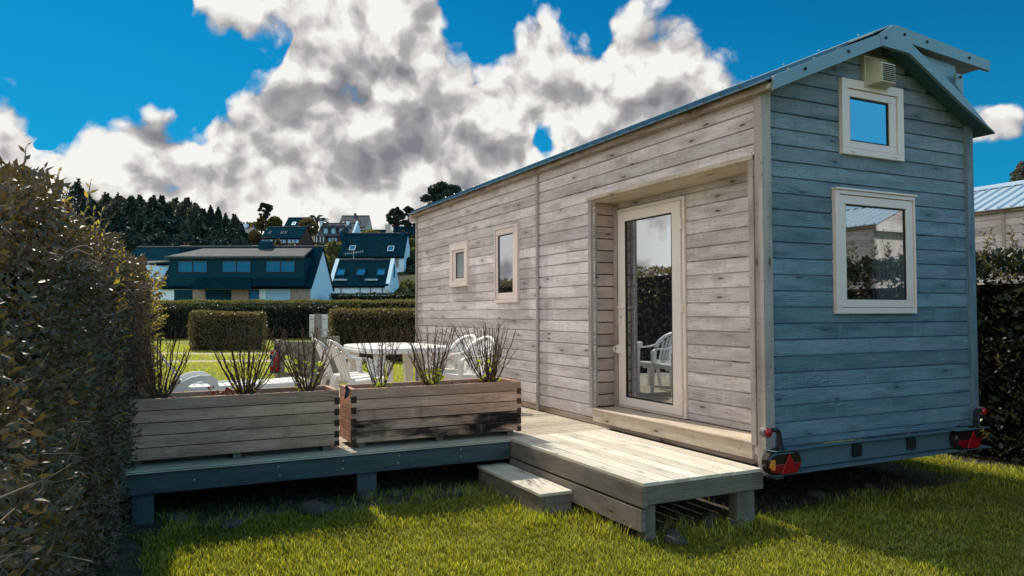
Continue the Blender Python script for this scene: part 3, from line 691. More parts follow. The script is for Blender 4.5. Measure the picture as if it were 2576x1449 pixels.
def shrub(x, y, label, spread=.24, n=26, seed=0, leafn=26, lh=.16, top=1.43):
    r = random.Random(seed); root = empty('hydrangea_shrub', (x, y, .868), 0, label, 'shrub', 'bare pruned hydrangeas in the planters')
    m = MB(); mb = MB(); H = top-.868
    for k in range(n):
        a = r.uniform(0, 2*PI); e = r.random()**.6*spread*1.35; bx, by = math.cos(a)*.045*r.random(), math.sin(a)*.03*r.random()
        tx, ty = bx+math.cos(a)*e, by+math.sin(a)*e*.65; h = H*(r.uniform(.9, 1.03) if r.random() < .72 else r.uniform(.5, .85)); bow = r.uniform(.2, .6)
        pts = []
        ns = 7
        for i in range(ns+1):
            f = i/ns; g = f**(1-bow*.55)
            pts.append((bx+(tx-bx)*g+r.uniform(-1, 1)*.009, by+(ty-by)*g+r.uniform(-1, 1)*.009, h*f))
        r0 = r.uniform(.003, .0068)
        m.tube(pts, [r0*(1-.45*i/ns) for i in range(ns+1)], 5)
        mb.lathe([(r0*.75, 0), (r0*.75, .003)], 5, M=Matrix.Translation(pts[-1]))
        for q in range(r.randint(2, 5)):
            i = r.randint(2, ns-1); p = Vector(pts[i]); an = r.uniform(0, 2*PI); l = r.uniform(.04, .17)
            d = Vector((math.cos(an)*.8, math.sin(an)*.6, r.uniform(.3, 1.1))).normalized()
            p2 = p+d*l*.5+Vector((r.uniform(-.01, .01), 0, 0)); p3 = p2+(d+Vector((0, 0, r.uniform(-.3, .6)))).normalized()*l*.5
            m.tube([p, p2, p3], [.0024, .0018, .0011], 4)
    m.build('stems', 'stem', root); mb.build('cut_ends', 'bud', root)['kind'] = 'stuff'
    N = leafn; A = rng.uniform(0, 6.28, N); R = rng.uniform(.01, .10, N); Zz = rng.uniform(.01, lh, N)
    P = np.stack([np.cos(A)*R, np.sin(A)*R*.8, Zz], 1); D = np.stack([np.cos(A), np.sin(A), rng.uniform(.0, 1.2, N)], 1)
    leaves('leaf', P, D, rng.normal(size=(N, 3))*.5+[0, -.6, .6], rng.uniform(.03, .058, N), rng.uniform(.022, .042, N), 'fresh_leaf', root, .1)['kind'] = 'stuff'
    return root
for i, (x, y, lab, sp, n, ln, lh) in enumerate([
    (-4.02, 2.33, 'bare pruned shrub at the far left beside the hedge with hardly any leaves', .20, 22, 4, .06),
    (-3.38, 2.32, 'widest bare shrub in the middle of the left planter above orange dead leaves', .30, 30, 36, .20),
    (-2.88, 2.30, 'bare shrub at the right end of the left planter in front of the white chair', .26, 24, 44, .26),
    (-2.26, 2.28, 'thin bare shrub at the left end of the right planter', .22, 15, 16, .12),
    (-1.77, 2.30, 'bare shrub in the middle of the right planter with a green tuft at its foot', .22, 19, 62, .17),
    (-1.19, 2.31, 'tall bare shrub at the right end of the right planter by the cabin wall', .25, 30, 34, .26)]):
    shrub(x, y, lab, sp, int(n*1.35), 40+i, ln, lh)
# dead orange leaves in the left planter
N = 26; P = np.stack([rng.normal(-3.60, .05, N), rng.normal(2.25, .05, N), rng.uniform(.875, .95, N)], 1)
o = leaves('dead_leaves', P, rng.normal(size=(N, 3)), rng.normal(size=(N, 3)), rng.uniform(.03, .05, N), rng.uniform(.02, .03, N), 'red_leaf'); tag(o, 'orange dead leaves lying in the left planter', 'dead leaves', kind='stuff')

# ------------------------------------------------------------------ garden furniture
def make_chair():
    root = empty('garden_chair', (0, 0, 0)); mt = 'white_plastic'
    # local: faces +y, seat centre at origin
    def seat(u, v): x = (u-.5)*(.46-.04*v); y = .22-.44*v; return Vector((x, y, .43-.03*v-.012*math.sin(PI*u)*math.sin(PI*v)+(.012*(1-v)**6*-1.5)))
    m = MB().grid(seat, 8, 8); m.build('seat', mt, root, solid=.012, smooth=True)
    m = MB()
    for sx in (-1, 1): m.prism([(.22, .43), (.22, .375), (-.20, .345), (-.22, .40)], 0, sx*.225, sx*.24)
    m.prism([(-.225, .43), (.225, .43), (.20, .37), (-.20, .37)], 1, .215, .228); m.build('seat_apron', mt, root, bevel=.004)
    # back: arched band + slats, leaning backwards
    def bp(x, z): return Vector((x, -.215-.20*((z-.38)/.5)**1.15 + .10*(x/.28)**2, z))
    pts = []
    for k in range(19):
        a = PI*(k/18); x = -.265*math.cos(a)*(1.0); z = .62+.235*math.sin(a)**.8; pts.append((x, z))
    def band(u, v):
        a = PI*u; x = -.265*math.cos(a); z = .62+.235*math.sin(a)**.8 if 0 < u < 1 else .62
        if v > .5: x, z = x*.80, .60+(z-.60)*.84
        return bp(x, z)
    m = MB().grid(band, 22, 1)
    m.build('back_band', mt, root, solid=.016, smooth=True)
    m = MB()
    for k in range(7):
        x = (k-3)*.056; zt = .60+.235*.84*max(.0, 1-(x/.215)**2)**.5+.004
        for j in range(6):
            z0 = .405+(zt-.405)*j/6; z1 = .405+(zt-.405)*(j+1)/6; s0 = .80+.2*j/6; s1 = .80+.2*(j+1)/6; w = .0185
            m.quad([bp((x-w)*s0, z0), bp((x+w)*s0, z0), bp((x+w)*s1, z1), bp((x-w)*s1, z1)])
    m.quad([bp(-.17, .385), bp(.17, .385), bp(.17, .44), bp(-.17, .44)])
    m.build('back_slats', mt, root, solid=.010)
    for sx in (-1, 1):
        m = MB(); arm = [(.262, -.24, .66), (.275, -.14, .635), (.282, -.02, .625), (.283, .10, .622), (.278, .18, .615), (.270, .215, .585), (.268, .225, .52)]
        P0 = [Vector((sx*a, b, c)) for a, b, c in arm]
        m.grid(lambda u, v: P0[round(u*(len(P0)-1))]+Vector((sx*.028*(1 if v > .5 else -1), 0, 0)), len(P0)-1, 1)
        m.build('armrest', mt, root, solid=.018, smooth=True)
    for sx in (-1, 1):
        # front leg (carries the arm) and rear leg: L-section, flaring out
        for (yt, yb, zt, xt, xb) in ((.205, .245, .60, .262, .285), (-.20, -.30, .44, .225, .262)):
            m = MB(); b0 = len(m.v)
            def ring(x, y, z, w, d): return [Vector((sx*x-sx*w, y-d, z)), Vector((sx*x, y-d, z)), Vector((sx*x, y+d, z)), Vector((sx*x-sx*w, y+d, z))]
            A = ring(xb, yb, 0, .022, .018); B = ring(xt, yt, zt, .035, .032)
            m.v += [tuple(p) for p in A+B]
            for q in ((0, 1, 2, 3), (7, 6, 5, 4), (0, 4, 5, 1), (1, 5, 6, 2), (2, 6, 7, 3), (3, 7, 4, 0)): m.face([b0+i for i in q], [(0, 0)]*4)
            m.build('leg', mt, root, bevel=.004)
    return root
ch = make_chair()
chairs = [(-1.94, 4.06, -PI/2+.12, 'white plastic garden chair at the left end of the table nearest the planters'),
          (-1.98, 4.62, -PI/2+.0, 'white plastic garden chair half hidden behind the left chair'),
          (-.72, 4.10, PI/2+.25, 'white plastic garden chair by the cabin wall with its arm towards the planters'),
          (-.64, 4.85, PI/2+.2, 'white plastic garden chair by the cabin wall further from the planters')]
for i, (x, y, rz, lab) in enumerate(chairs):
    c = ch if i == 0 else copy_tree(ch)
    c.location = (x, y, DZ); c.rotation_euler = (0, 0, rz); tag(c, lab, 'chair', 'white chairs round the garden table')
tb = empty('garden_table', (-1.22, 5.2, DZ), 0, 'white plastic garden table with rounded corners and four broad legs on the deck', 'table')
def sup(hw, hh, e=2.9, n=40): return [(hw*math.copysign(abs(math.cos(2*PI*k/n))**(2/e), math.cos(2*PI*k/n)), hh*math.copysign(abs(math.sin(2*PI*k/n))**(2/e), math.sin(2*PI*k/n))) for k in range(n)]
MB().prism(sup(.58, .90), 2, .70, .722).build('tabletop', 'white_plastic', tb, bevel=.008)
m = MB(); o_, i_ = sup(.575, .895), sup(.56, .88); n = len(o_)
m.grid(lambda u, v: Vector((*o_[round(u*n) % n], .655+.046*v)), n, 1)
m.build('rim', 'white_plastic', tb, solid=.01, smooth=True)
MB().lathe([(.026, .7222), (.026, .7235)], 16).build('parasol_hole', 'rubber', tb)
for sx in (-1, 1):
    for sy in (-1, 1):
        m = MB(); M0 = Matrix.Translation((sx*.40, sy*.62, 0)); b0 = len(m.v)
        m.v += [(sx*.40+a*.045, sy*.62+b*.045, 0) for a, b in ((-1, -1), (1, -1), (1, 1), (-1, 1))]+[(sx*.38+a*.07, sy*.60+b*.07, .70) for a, b in ((-1, -1), (1, -1), (1, 1), (-1, 1))]
        for q in ((3, 2, 1, 0), (4, 5, 6, 7), (0, 1, 5, 4), (1, 2, 6, 5), (2, 3, 7, 6), (3, 0, 4, 7)): m.face([b0+i for i in q], [(0, 0)]*4)
        m.build('leg', 'white_plastic', tb, bevel=.015)
# sun lounger, head end to the left
lg = empty('sun_lounger', (-3.22, 5.1, DZ), PI+.03, 'white plastic sun lounger with curved arch legs behind the left planter', 'sun lounger')
def lou(mb, x0, x1, f, w0, w1, n):
    for k in range(n):
        a = x0+(x1-x0)*k/n+.006; b = x0+(x1-x0)*(k+1)/n-.006
        mb.quad([(a, w0, f(a)), (b, w0, f(b)), (b, w1, f(b)), (a, w1, f(a))])
m = MB(); lou(m, -.85, .48, lambda x: .33-.02*math.cos(x*3), -.29, .29, 16); m.build('bed', 'white_plastic', lg, solid=.014)
m = MB(); lou(m, .50, .84, lambda x: .34+(x-.5)*1.35, -.27, .27, 6); m.build('backrest', 'white_plastic', lg, solid=.022)
for sy in (-1, 1):
    P = [(.68, .20), (.63, .31), (.56, .39), (.46, .44), (.36, .46), (.26, .455), (.19, .41), (.16, .31), (.15, .16), (.14, .0)]; Q = [(.54, .20), (.53, .27), (.50, .33), (.44, .375), (.36, .395), (.30, .385), (.26, .35), (.235, .28), (.225, .16), (.22, .0)]
    m = MB()
    for k in range(len(P)-1):
        y0, y1 = sy*.31-.025, sy*.31+.025; A_, B_, C2, D_ = P[k], P[k+1], Q[k+1], Q[k]; b0 = len(m.v)
        m.v += [(q[0], y, q[1]) for y in (y0, y1) for q in (A_, B_, C2, D_)]
        for q in ((0, 1, 2, 3), (7, 6, 5, 4), (0, 4, 5, 1), (2, 6, 7, 3)): m.face([b0+i for i in q], [(0, 0)]*4)
    m.build('arch_leg', 'white_plastic', lg)
    MB().box(-.86, .50, sy*.30-.02, sy*.30+.02, .27, .335).build('side_rail', 'white_plastic', lg, bevel=.01)
    MB().box(-.78, -.70, sy*.29-.02, sy*.29+.02, 0, .27).build('leg', 'white_plastic', lg, bevel=.01)

# ------------------------------------------------------------------ things on the lawn behind the deck
def Pz(d, px, py): u, z = uz(d, px, py); return u, z
D1 = 14.0
u0, zt = uz(D1, 703, 859); u1, _ = uz(D1, 800, 859); ha, hb = uz(D1, 721.5, 0)[0], uz(D1, 746, 0)[0]; hz0, hz1 = uz(D1, 730, 937)[1], uz(D1, 730, 893)[1]
slab = empty('concrete_barrier', fr(D1, u0), -YAW, 'brown concrete panel with a square opening standing on the lawn', 'concrete panel')
m = MB(); w = u1-u0; m.box(0, ha-u0, -.05, .05, -.02, zt); m.box(hb-u0, w, -.05, .05, -.02, zt); m.box(ha-u0, hb-u0, -.05, .05, hz1, zt); m.box(ha-u0, hb-u0, -.05, .05, -.02, hz0)
m.build('slab', 'concrete', slab)
MB().box(-.06, -.002, -.10, .12, -.02, zt+.03).build('side_plate', 'pale_concrete', slab, bevel=.005)
D2 = 14.9; u0, zt = uz(D2, 806, 846); u1, _ = uz(D2, 854, 848)
s2 = MB().box(0, u1-u0, -.05, .05, -.02, zt).build('concrete_slab', 'concrete', None, bevel=.02); s2.location = fr(D2, u0); s2.rotation_euler = (0, 0, -YAW); tag(s2, 'plain grey concrete slab behind the left chair under the electric post', 'slab')
D3 = 15.4; u0, zt = uz(D3, 780, 792); u1, _ = uz(D3, 823, 792); _, zb = uz(D3, 780, 849); w = u1-u0
ped = empty('electric_pedestal', fr(D3, (u0+u1)/2), -YAW, 'electric hook-up post with white cabinet on its brown wooden upright', 'electric post')
MB().box(-.065, .075, -.11, -.06, 0, zt+.02, along=2).build('upright', 'concrete', ped, bevel=.004)
cb = MB().box(-w/2, w/2, -.055, .09, zb, zt).build('cabinet', 'white_plastic', ped, bevel=.012)
m = MB()
for sx in (-1, 1): m.box(sx*w*.36-.03, sx*w*.36+.03, -.062, -.0555, zt-.10, zt-.085); m.box(sx*w*.36-.025, sx*w*.36+.025, -.062, -.0555, zt-.165, zt-.160); m.box(sx*w*.42-.014, sx*w*.42+.014, -.062, -.0555, zt-.03, zt-.018); m.box(sx*w*.45-.006, sx*w*.45+.006, -.062, -.0555, zt-.30, zt-.29)
m.build('hinge_slot', 'rubber', cb)
# extinguisher hanging on the panel
D4 = 13.55; uc, zb = uz(D4, 691.5, 938); _, zt = uz(D4, 691.5, 880); _, zv = uz(D4, 691, 868); H = zt-zb; R = .088
ex = empty('fire_extinguisher', fr(D4, uc, zb), -YAW, 'red fire extinguisher hanging on the left edge of the concrete panel', 'fire extinguisher')
bd = MB().lathe([(R*.96, 0), (R, .01), (R, H*.12), (R, H*.88), (R*.85, H*.95), (R*.4, H), (.02, H+.015)], 24).build('cylinder', 'ext_red', ex, smooth=True)
MB().lathe([(R*1.01, 0), (R*1.01, .035)], 24).build('base_ring', 'black_plastic', ex)
m = MB().lathe([(.022, H), (.022, H+.05)], 10); m.box(-.085, .06, -.012, .012, H+.05, H+.062); m.box(-.05, .06, -.012, .012, H+.075, H+.085); m.build('valve', 'black_plastic', ex)
def curved(name, a0, a1, z0, z1, mat, rr, par, n=8):
    m = MB()
    for k in range(n):
        b0 = a0+(a1-a0)*k/n; b1 = a0+(a1-a0)*(k+1)/n
        m.quad([(rr*math.cos(b0), rr*math.sin(b0), z0), (rr*math.cos(b1), rr*math.sin(b1), z0), (rr*math.cos(b1), rr*math.sin(b1), z1), (rr*math.cos(b0), rr*math.sin(b0), z1)])
    return m.build(name, mat, par)
lb = curved('label', -2.75, -1.65, .12, .34, 'label_white', R+.0015, ex); curved('badge', -2.70, -1.70, .128, .332, 'label_blue', R+.0025, lb); curved('badge_swoosh', -2.65, -1.85, .175, .25, 'label_white', R+.0035, lb); curved('badge_text', -2.6, -1.8, .142, .152, 'label_white', R+.0035, lb)
curved('sticker', -2.9, -2.3, .365, .40, 'label_sky', R+.002, ex); curved('sticker', -1.5, -.95, .30, .41, 'pale_concrete', R+.002, ex)
MB().tube([(.02, -.02, H+.06), (.10, -.03, H-.02), (.11, -.03, H*.5), (.09, -.03, .06)], .008, 6).build('hose', 'black_plastic', ex)
# stones
stones = [(-2.95, 1.72, .10), (-2.85, 1.70, .07), (-2.2, 2.0, .07), (-3.55, 1.62, .09), (-1.75, 1.75, .07), (-2.45, 1.98, .08), (-.34, .22, .07), (-.45, .12, .055), (-.22, .10, .09), (-.30, -.02, .065), (-.92, -.10, .075), (-.85, .02, .06), (.9, .35, .07), (1.6, .4, .05), (-3.9, 1.9, .1)]
slabel = ['rounded grey stone under the middle of the left planter', 'small stone touching the rounded stone under the left planter', 'stone in the shade right of the middle deck post', 'flat stone under the left part of the deck', 'stone lying in the shade behind the step', 'stone at the foot of the middle deck post', 'stone left of the right deck post', 'small stone furthest left in the group by the right deck post', 'large flat stone in front of the right deck post', 'stone nearest the grass at the right deck post', 'smooth stone at the foot of the deck corner post', 'small stone tucked behind the deck corner post', 'stone in the dark under the cabin chassis', 'small stone furthest under the cabin chassis', 'stone at the left end under the deck beside the concrete block']
for (x, y, r), lb in zip(stones, slabel):
    m = MB(); sr = random.Random(int(x*1000)); sx, sy, sz = sr.uniform(.8, 1.3), sr.uniform(.7, 1.1), sr.uniform(.45, .7)
    ns, nr = 12, 8; b0 = 0; ph = sr.uniform(0, 6)
    prof = []
    for j in range(nr+1):
        a = -PI/2+PI*j/nr
        for i in range(ns):
            t_ = 2*PI*i/ns; k = 1+.12*math.sin(2*t_+ph+a)+.07*math.sin(5*t_-ph*2+2*a)
            m.v.append((r*sx*k*math.cos(a)*math.cos(t_), r*sy*k*math.cos(a)*math.sin(t_), r*sz*math.sin(a)))
    for j in range(nr):
        for i in range(ns): i2 = (i+1) % ns; m.face([j*ns+i, j*ns+i2, (j+1)*ns+i2, (j+1)*ns+i], [(0, 0)]*4)
    o = m.build('stone', 'stone', None, smooth=True); o.location = (x, y, r*sz*.5); o.rotation_euler = (0, 0, sr.uniform(0, 3)); tag(o, lb, 'stone', 'loose stones under the deck')

# ------------------------------------------------------------------ hedges
def hedge(name, label, x0, x1, y0, y1, z0, z1, n, L, mat='hedge_leaf', rz=0., loc=(0, 0, 0), faces='WENST', wob=.07, twigs=0, seed=0, shape=None, gaps=0., depth=.16, core='hedge_core', twigmat='pale_bark', inset=.14, cat='hedge', tlen=(.12, .4)):
    """clipped hedge: leaves scattered over the chosen faces of a box with an uneven surface (local frame loc, rz)"""
    r = np.random.default_rng(seed+100); root = empty(name, loc, rz, label, cat)
    A = {'W': (y1-y0)*(z1-z0), 'E': (y1-y0)*(z1-z0), 'N': (x1-x0)*(z1-z0), 'S': (x1-x0)*(z1-z0), 'T': (x1-x0)*(y1-y0)*1.3}
    tot = sum(A[f] for f in faces)
    def sample(n):
        Ps, Ns = [], []
        for f in faces:
            k = int(n*A[f]/tot); a, b = r.random(k), r.random(k); one = np.ones(k); zero = np.zeros(k)
            X = x0+(x1-x0)*a; Y = y0+(y1-y0)*(b if f == 'T' else a); Z = z0+(z1-z0)*b
            if f == 'W': P, N = np.stack([one*x0, Y, Z], 1), [-1, 0, 0]
            if f == 'E': P, N = np.stack([one*x1, Y, Z], 1), [1, 0, 0]
            if f == 'S': P, N = np.stack([X, one*y0, Z], 1), [0, -1, 0]
            if f == 'N': P, N = np.stack([X, one*y1, Z], 1), [0, 1, 0]
            if f == 'T': P, N = np.stack([X, Y, one*z1], 1), [0, 0, 1]
            Ps.append(P); Ns.append(np.tile(np.array(N, float), (k, 1)))
        P, N = np.concatenate(Ps), np.concatenate(Ns)
        q = vnoise(P, 2.2, seed)*wob + vnoise(P, 7, seed+1)*wob*.5
        # round the top edges
        e = np.clip((P[:, 2]-(z1-.18))/.18, 0, 1); side = np.abs(N[:, 2]) < .5
        cx, cy = (x0+x1)/2, (y0+y1)/2
        P = P + N*q[:, None]; P[side] -= N[side]*(e[side]**2*.10)[:, None]
        return P, N
    P, N = sample(n); k = len(P); dep = r.random(k)**1.6*depth
    P = P - N*dep[:, None]+r.normal(size=(k, 3))*.012
    if gaps: keep = vnoise(P, 5.5, seed+7) > gaps-1+.0*P[:, 0]; keep |= r.random(k) < .25; P, N, dep = P[keep], N[keep], dep[keep]; k = len(P)
    if shape is not None: P = shape(P)
    D = N*.7+r.normal(size=(k, 3))*.75+np.array([0, 0, .35]); Nn = r.normal(size=(k, 3))*.8+N+np.array([0, 0, .5])
    sz = L*r.uniform(.55, 1.25, k)*(np.interp(P[:, 1], [-2.9, 0], [.68, 1]) if name == 'tall_hedge' else 1); leaves('foliage', P, D, Nn, sz, sz*r.uniform(.38, .58, k), mat, root)['kind'] = 'stuff'
    i = inset; m = MB(); nx = 14; ny = max(6, int((y1-y0)/.4))
    c = MB().box(x0+i, x1-i, y0+i, y1-i, z0+.02, z1-i); 
    co = c.build('light_block', core, root)  # unseen solid box, added to block light through the leaves
    if shape is not None:
        V = np.array([v.co[:] for v in co.data.vertices]); V2 = shape(V); [setattr(v, 'co', V2[j]) for j, v in enumerate(co.data.vertices)]
    if twigs:
        P, N = sample(twigs); k = len(P)
        P = P-N*(.05+r.random(k)*.14)[:, None]; P[:, 2] = np.minimum(P[:, 2], z1-.22)
        if shape is not None: P = shape(P)
        D = unit(r.normal(size=(k, 3))*[.7, .9, .9]+N*.35+[0, 0, .3]); hi_ = P[:, 2] > z1-.65; D[hi_, 2] = np.minimum(D[hi_, 2], .1); nr_ = ~((P[:, 2] > 1.35) & (P[:, 1] < -1.0)) if name == 'tall_hedge' else np.ones(k, bool); P, D = P[nr_], D[nr_]; k = len(P); l = r.uniform(*tlen, k)[:, None]; w = r.uniform(.0015, .0045, k)[:, None]
        X = unit(np.cross(D, r.normal(size=(k, 3)))); Y = np.cross(D, X)
        V = []
        for t_, ww in ((0, 1), (.33, .85), (.66, .6), (1, .3)):
            ctr = P+D*l*t_+(X*np.sin(t_*4+r.random(k)*.1)[:, None]+Y*(t_*t_))*l*.22*r.uniform(.5, 1.3, (k, 1))
            for a in (0, 2.094, 4.189): V.append(ctr+(X*math.cos(a)+Y*math.sin(a))*w*ww)
        V = np.stack(V, 1).reshape(-1, 3); base = np.arange(k)[:, None, None]*12
        F = []
        for j in (0, 3, 6):
            for q in range(3): q2 = (q+1) % 3; F.append([j+q, j+q2, j+3+q2, j+3+q])
        np_mesh('twigs', V, (base+np.array(F)[None]).reshape(-1, 4), 4, twigmat, root)['kind'] = 'stuff'
    return root
# the big hedge on the left, right beside the viewpoint
def near_shape(P):
    P = P.copy(); s = np.clip((P[:, 1]-.7)/2.9, 0, 1); s = s*s*(3-2*s); f = np.clip((P[:, 0]+5.6)/1.2, 0, 1)
    P[:, 0] += f*s*.27
    low = np.clip((1.0-P[:, 2])/1.0, 0, 1); P[:, 0] += f*low*.06
    top = np.clip(P[:, 2]-1.3, 0, 1); P[:, 2] += top*1.5*np.interp(P[:, 1], [-2.9, -2, -1.1, 0, 2, 5.9], [-.21, -.10, .09, .06, .09, .03]); P[:, 2] += top*(.05*np.sin(P[:, 1]*1.7+.5)+.05*np.sin(P[:, 1]*4.1)); P[:, 0] -= f*top*.05
    return P
nh = hedge('tall_hedge', 'tall unclipped hedge with bare twigs and large leaves filling the left side', -5.6, -4.37, -2.9, 5.9, 0, 1.96, 190000, .038, 'near_leaf', faces='ENT', wob=.055, twigs=20000, seed=3, shape=near_shape, gaps=.72, depth=.22, inset=.20, tlen=(.05, .17))
# sprigs that stand proud of it, and stout stems inside
m = MB(); r_ = random.Random(5)
for k in range(46):
    y = r_.uniform(-2.4, 5.6); x = -4.58-r_.random()*.25; p = Vector((x, y, 0)); pts = [p]
    for j in range(6): p = p+Vector((r_.uniform(-.05, .06), r_.uniform(-.09, .09), .27)); pts.append(p.copy())
    m.tube([tuple(q) for q in pts], [.016-.0018*j for j in range(7)], 6)
m.build('stout_stems', 'pale_bark', nh)
def sprigs(parent, spots, mat, Ls=.055, h=(.12, .24), seed=1, stemmat='pale_bark'):
    r = np.random.default_rng(seed); m = MB(); P, D, N, L = [], [], [], []
    for (x, y, z, dx, dy, dz) in spots:
        p = np.array([x, y, z]); d = np.array([dx, dy, dz])/np.linalg.norm([dx, dy, dz]); hh = r.uniform(*h); pts = [tuple(p+d*hh*t+np.array([0, 0, .03*t*t])) for t in (0, .5, 1)]
        m.tube(pts, [.0035, .0028, .0015], 4); k = int(hh/.028)+3
        for j in range(k):
            t = .15+.85*j/(k-1); a = j*2.4; q = np.cross(d, [math.cos(a), math.sin(a), .3]); q = q/np.linalg.norm(q)
            P.append(p+d*hh*t+np.array([0, 0, .03*t*t])); D.append(q*.8+d*.9); N.append(np.cross(q, d)+d); L.append(Ls*r.uniform(.7, 1.15)*(1.1-.4*t))
    m.build('sprig_stems', stemmat, parent)['kind'] = 'stuff'; P, D, N, L = map(np.array, (P, D, N, L)); leaves('sprig_leaves', P, D, N, L, L*.36, mat, parent, .15)['kind'] = 'stuff'
sp = [(-4.36+random.uniform(-.05, .06)+.27*(y > 3.1), y, z, random.uniform(.3, 1), random.uniform(-.8, .4), random.uniform(-.2, 1)) for y, z in [(random.uniform(.2, 5.8), random.uniform(.1, 1.9)) for _ in range(150)]]
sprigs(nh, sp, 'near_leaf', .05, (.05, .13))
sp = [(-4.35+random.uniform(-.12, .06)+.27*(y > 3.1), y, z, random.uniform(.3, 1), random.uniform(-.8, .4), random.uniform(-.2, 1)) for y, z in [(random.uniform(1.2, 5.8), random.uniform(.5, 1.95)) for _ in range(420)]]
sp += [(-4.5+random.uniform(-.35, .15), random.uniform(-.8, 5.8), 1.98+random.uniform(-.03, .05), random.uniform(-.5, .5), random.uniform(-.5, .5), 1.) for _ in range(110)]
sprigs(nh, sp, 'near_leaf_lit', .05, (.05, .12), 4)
sprigs(nh, [(-4.55, -.85, 1.98, .1, 0, 1)], 'near_leaf', .06, (.16, .17), 8)

# right hedge
rh = hedge('leafy_hedge', 'dark leafy hedge between the cabin and the neighbouring cabin on the right', 3.72, 5.2, -8.2, 9.5, .0, 2.14, 52000, .085, 'hedge_leaf_dark', faces='WST', wob=.10, twigs=1500, seed=9, depth=.22, inset=.3)
sprigs(rh, [(3.85+random.uniform(-.12, .5), random.uniform(-7, 5), 2.14+random.uniform(-.05, .08), random.uniform(-.5, .3), random.uniform(-.5, .5), 1.2) for _ in range(150)]+[(3.66, random.uniform(-4, 4), random.uniform(.2, 2.1), -1, random.uniform(-.5, .5), .6) for _ in range(110)], 'hedge_leaf', .085, (.14, .28), 6)
hedge('side_hedge', 'tall leafy hedge beyond the lawn on the left seen reflected in the glass door', -7.3, -6.1, 5.5, 21, 0, 2.55, 12000, .11, 'hedge_leaf', faces='ETS', seed=13, wob=.12)
# hedge behind the viewpoint (only in reflections)
hedge('back_hedge', 'low hedge behind the viewpoint seen only in the window reflections', -5.6, 4.4, -11.4, -10.2, 0, 1.9, 9000, .12, 'hedge_leaf_dark', faces='NT', seed=12)
# hedges across the lawn, laid out square to the view
def vhedge(label, d, w, pl, pr, top, zb, n, L, seed, mat='hedge_leaf', faces='SEWT', wob=.06, name='clipped_hedge', twigs=0):
    u0, u1 = uz(d, pl, top)[0], uz(d, pr, top)[0]; zt = uz(d, (pl+pr)/2, top)[1]
    return hedge(name, label, 0, u1-u0, 0, w, zb, zt, n, L, mat, rz=-YAW, loc=tuple(fr(d, u0)), faces=faces, wob=wob, seed=seed, twigs=twigs, depth=.12)
vhedge('clipped hedge nearest behind the table with sunlit leaves', 23.5, 1.3, 825, 1300, 779, 0, 30000, .07, 21, twigs=2500)
vhedge('free standing clipped hedge block in the middle of the lawn', 30.5, 1.5, 476, 640, 787, 0, 13000, .09, 22, twigs=1200)
vhedge('long dark clipped hedge across the back of the lawn', 41, 1.4, 260, 835, 772, 0, 24000, .13, 23, 'hedge_leaf_dark')
vhedge('pale topped clipped hedge in front of the blue house', 50, 1.6, 300, 899, 758, 0, 20000, .15, 24, 'far_hedge_leaf')
vhedge('short clipped hedge to the right of the pale topped one', 50.5, 1.6, 905, 1200, 757, 0, 8000, .15, 25, 'far_hedge_leaf')
vhedge('dark clipped hedge in front of the low house with three skylights', 62, 1.6, 830, 1200, 740, 0.5, 8000, .18, 26, 'hedge_leaf_dark')

# ------------------------------------------------------------------ terrain
def terrain(d, u):
    z = np.interp(d, [-50, 36, 60, 80, 105, 125, 150, 180, 200, 230, 400, 900], [0, 0, .7, 2.6, 7.2, 13.0, 15.8, 21.6, 23.4, 24, 20, 10])
    return z*np.interp(u, [-200, -60, 0, 25, 90], [.5, .95, 1, 1, .25])
dv = np.concatenate([np.linspace(-120, -20, 10), np.linspace(-15, 60, 40), np.linspace(64, 240, 50), np.linspace(260, 2500, 20)]); uv_ = np.concatenate([np.linspace(-2000, -130, 12), np.linspace(-110, 110, 60), np.linspace(130, 2000, 12)])
Dg, Ug = np.meshgrid(dv, uv_, indexing='ij'); Zg = terrain(Dg, Ug)+np.where(Dg > 62, .35*np.sin(Dg*.21+Ug*.13)+.2*np.sin(Ug*.5), 0)*np.clip((Dg-62)/30, 0, 1)
V = np.stack([CAM.x+FW.x*Dg+RT.x*Ug, CAM.y+FW.y*Dg+RT.y*Ug, Zg], -1).reshape(-1, 3); nu = len(uv_)
F = [[i*nu+j, i*nu+j+1, (i+1)*nu+j+1, (i+1)*nu+j] for i in range(len(dv)-1) for j in range(nu-1)]
g = np_mesh('ground', V, np.array(F)[:, ::-1], 4, 'ground', smooth=True); g['kind'] = 'structure'
def ground_z(d, u): return float(terrain(d, u))
for d0, d1 in ((28.0, 29.3), (23.6, 24.6)):
    m = MB(); n = 40
    for k in range(n):
        ua, ub = -22+k*.62, -22+(k+1)*.62; q = lambda dd, uu: tuple(fr(dd+.15*math.sin(uu*1.3)+.08*math.sin(uu*4+dd), uu, .004+(d0 < 25)*.0))
        m.quad([q(d0, ua), q(d0, ub), q(d1, ub), q(d1, ua)])
    o = m.build('path', 'gravel_path', None); o['kind'] = 'structure'

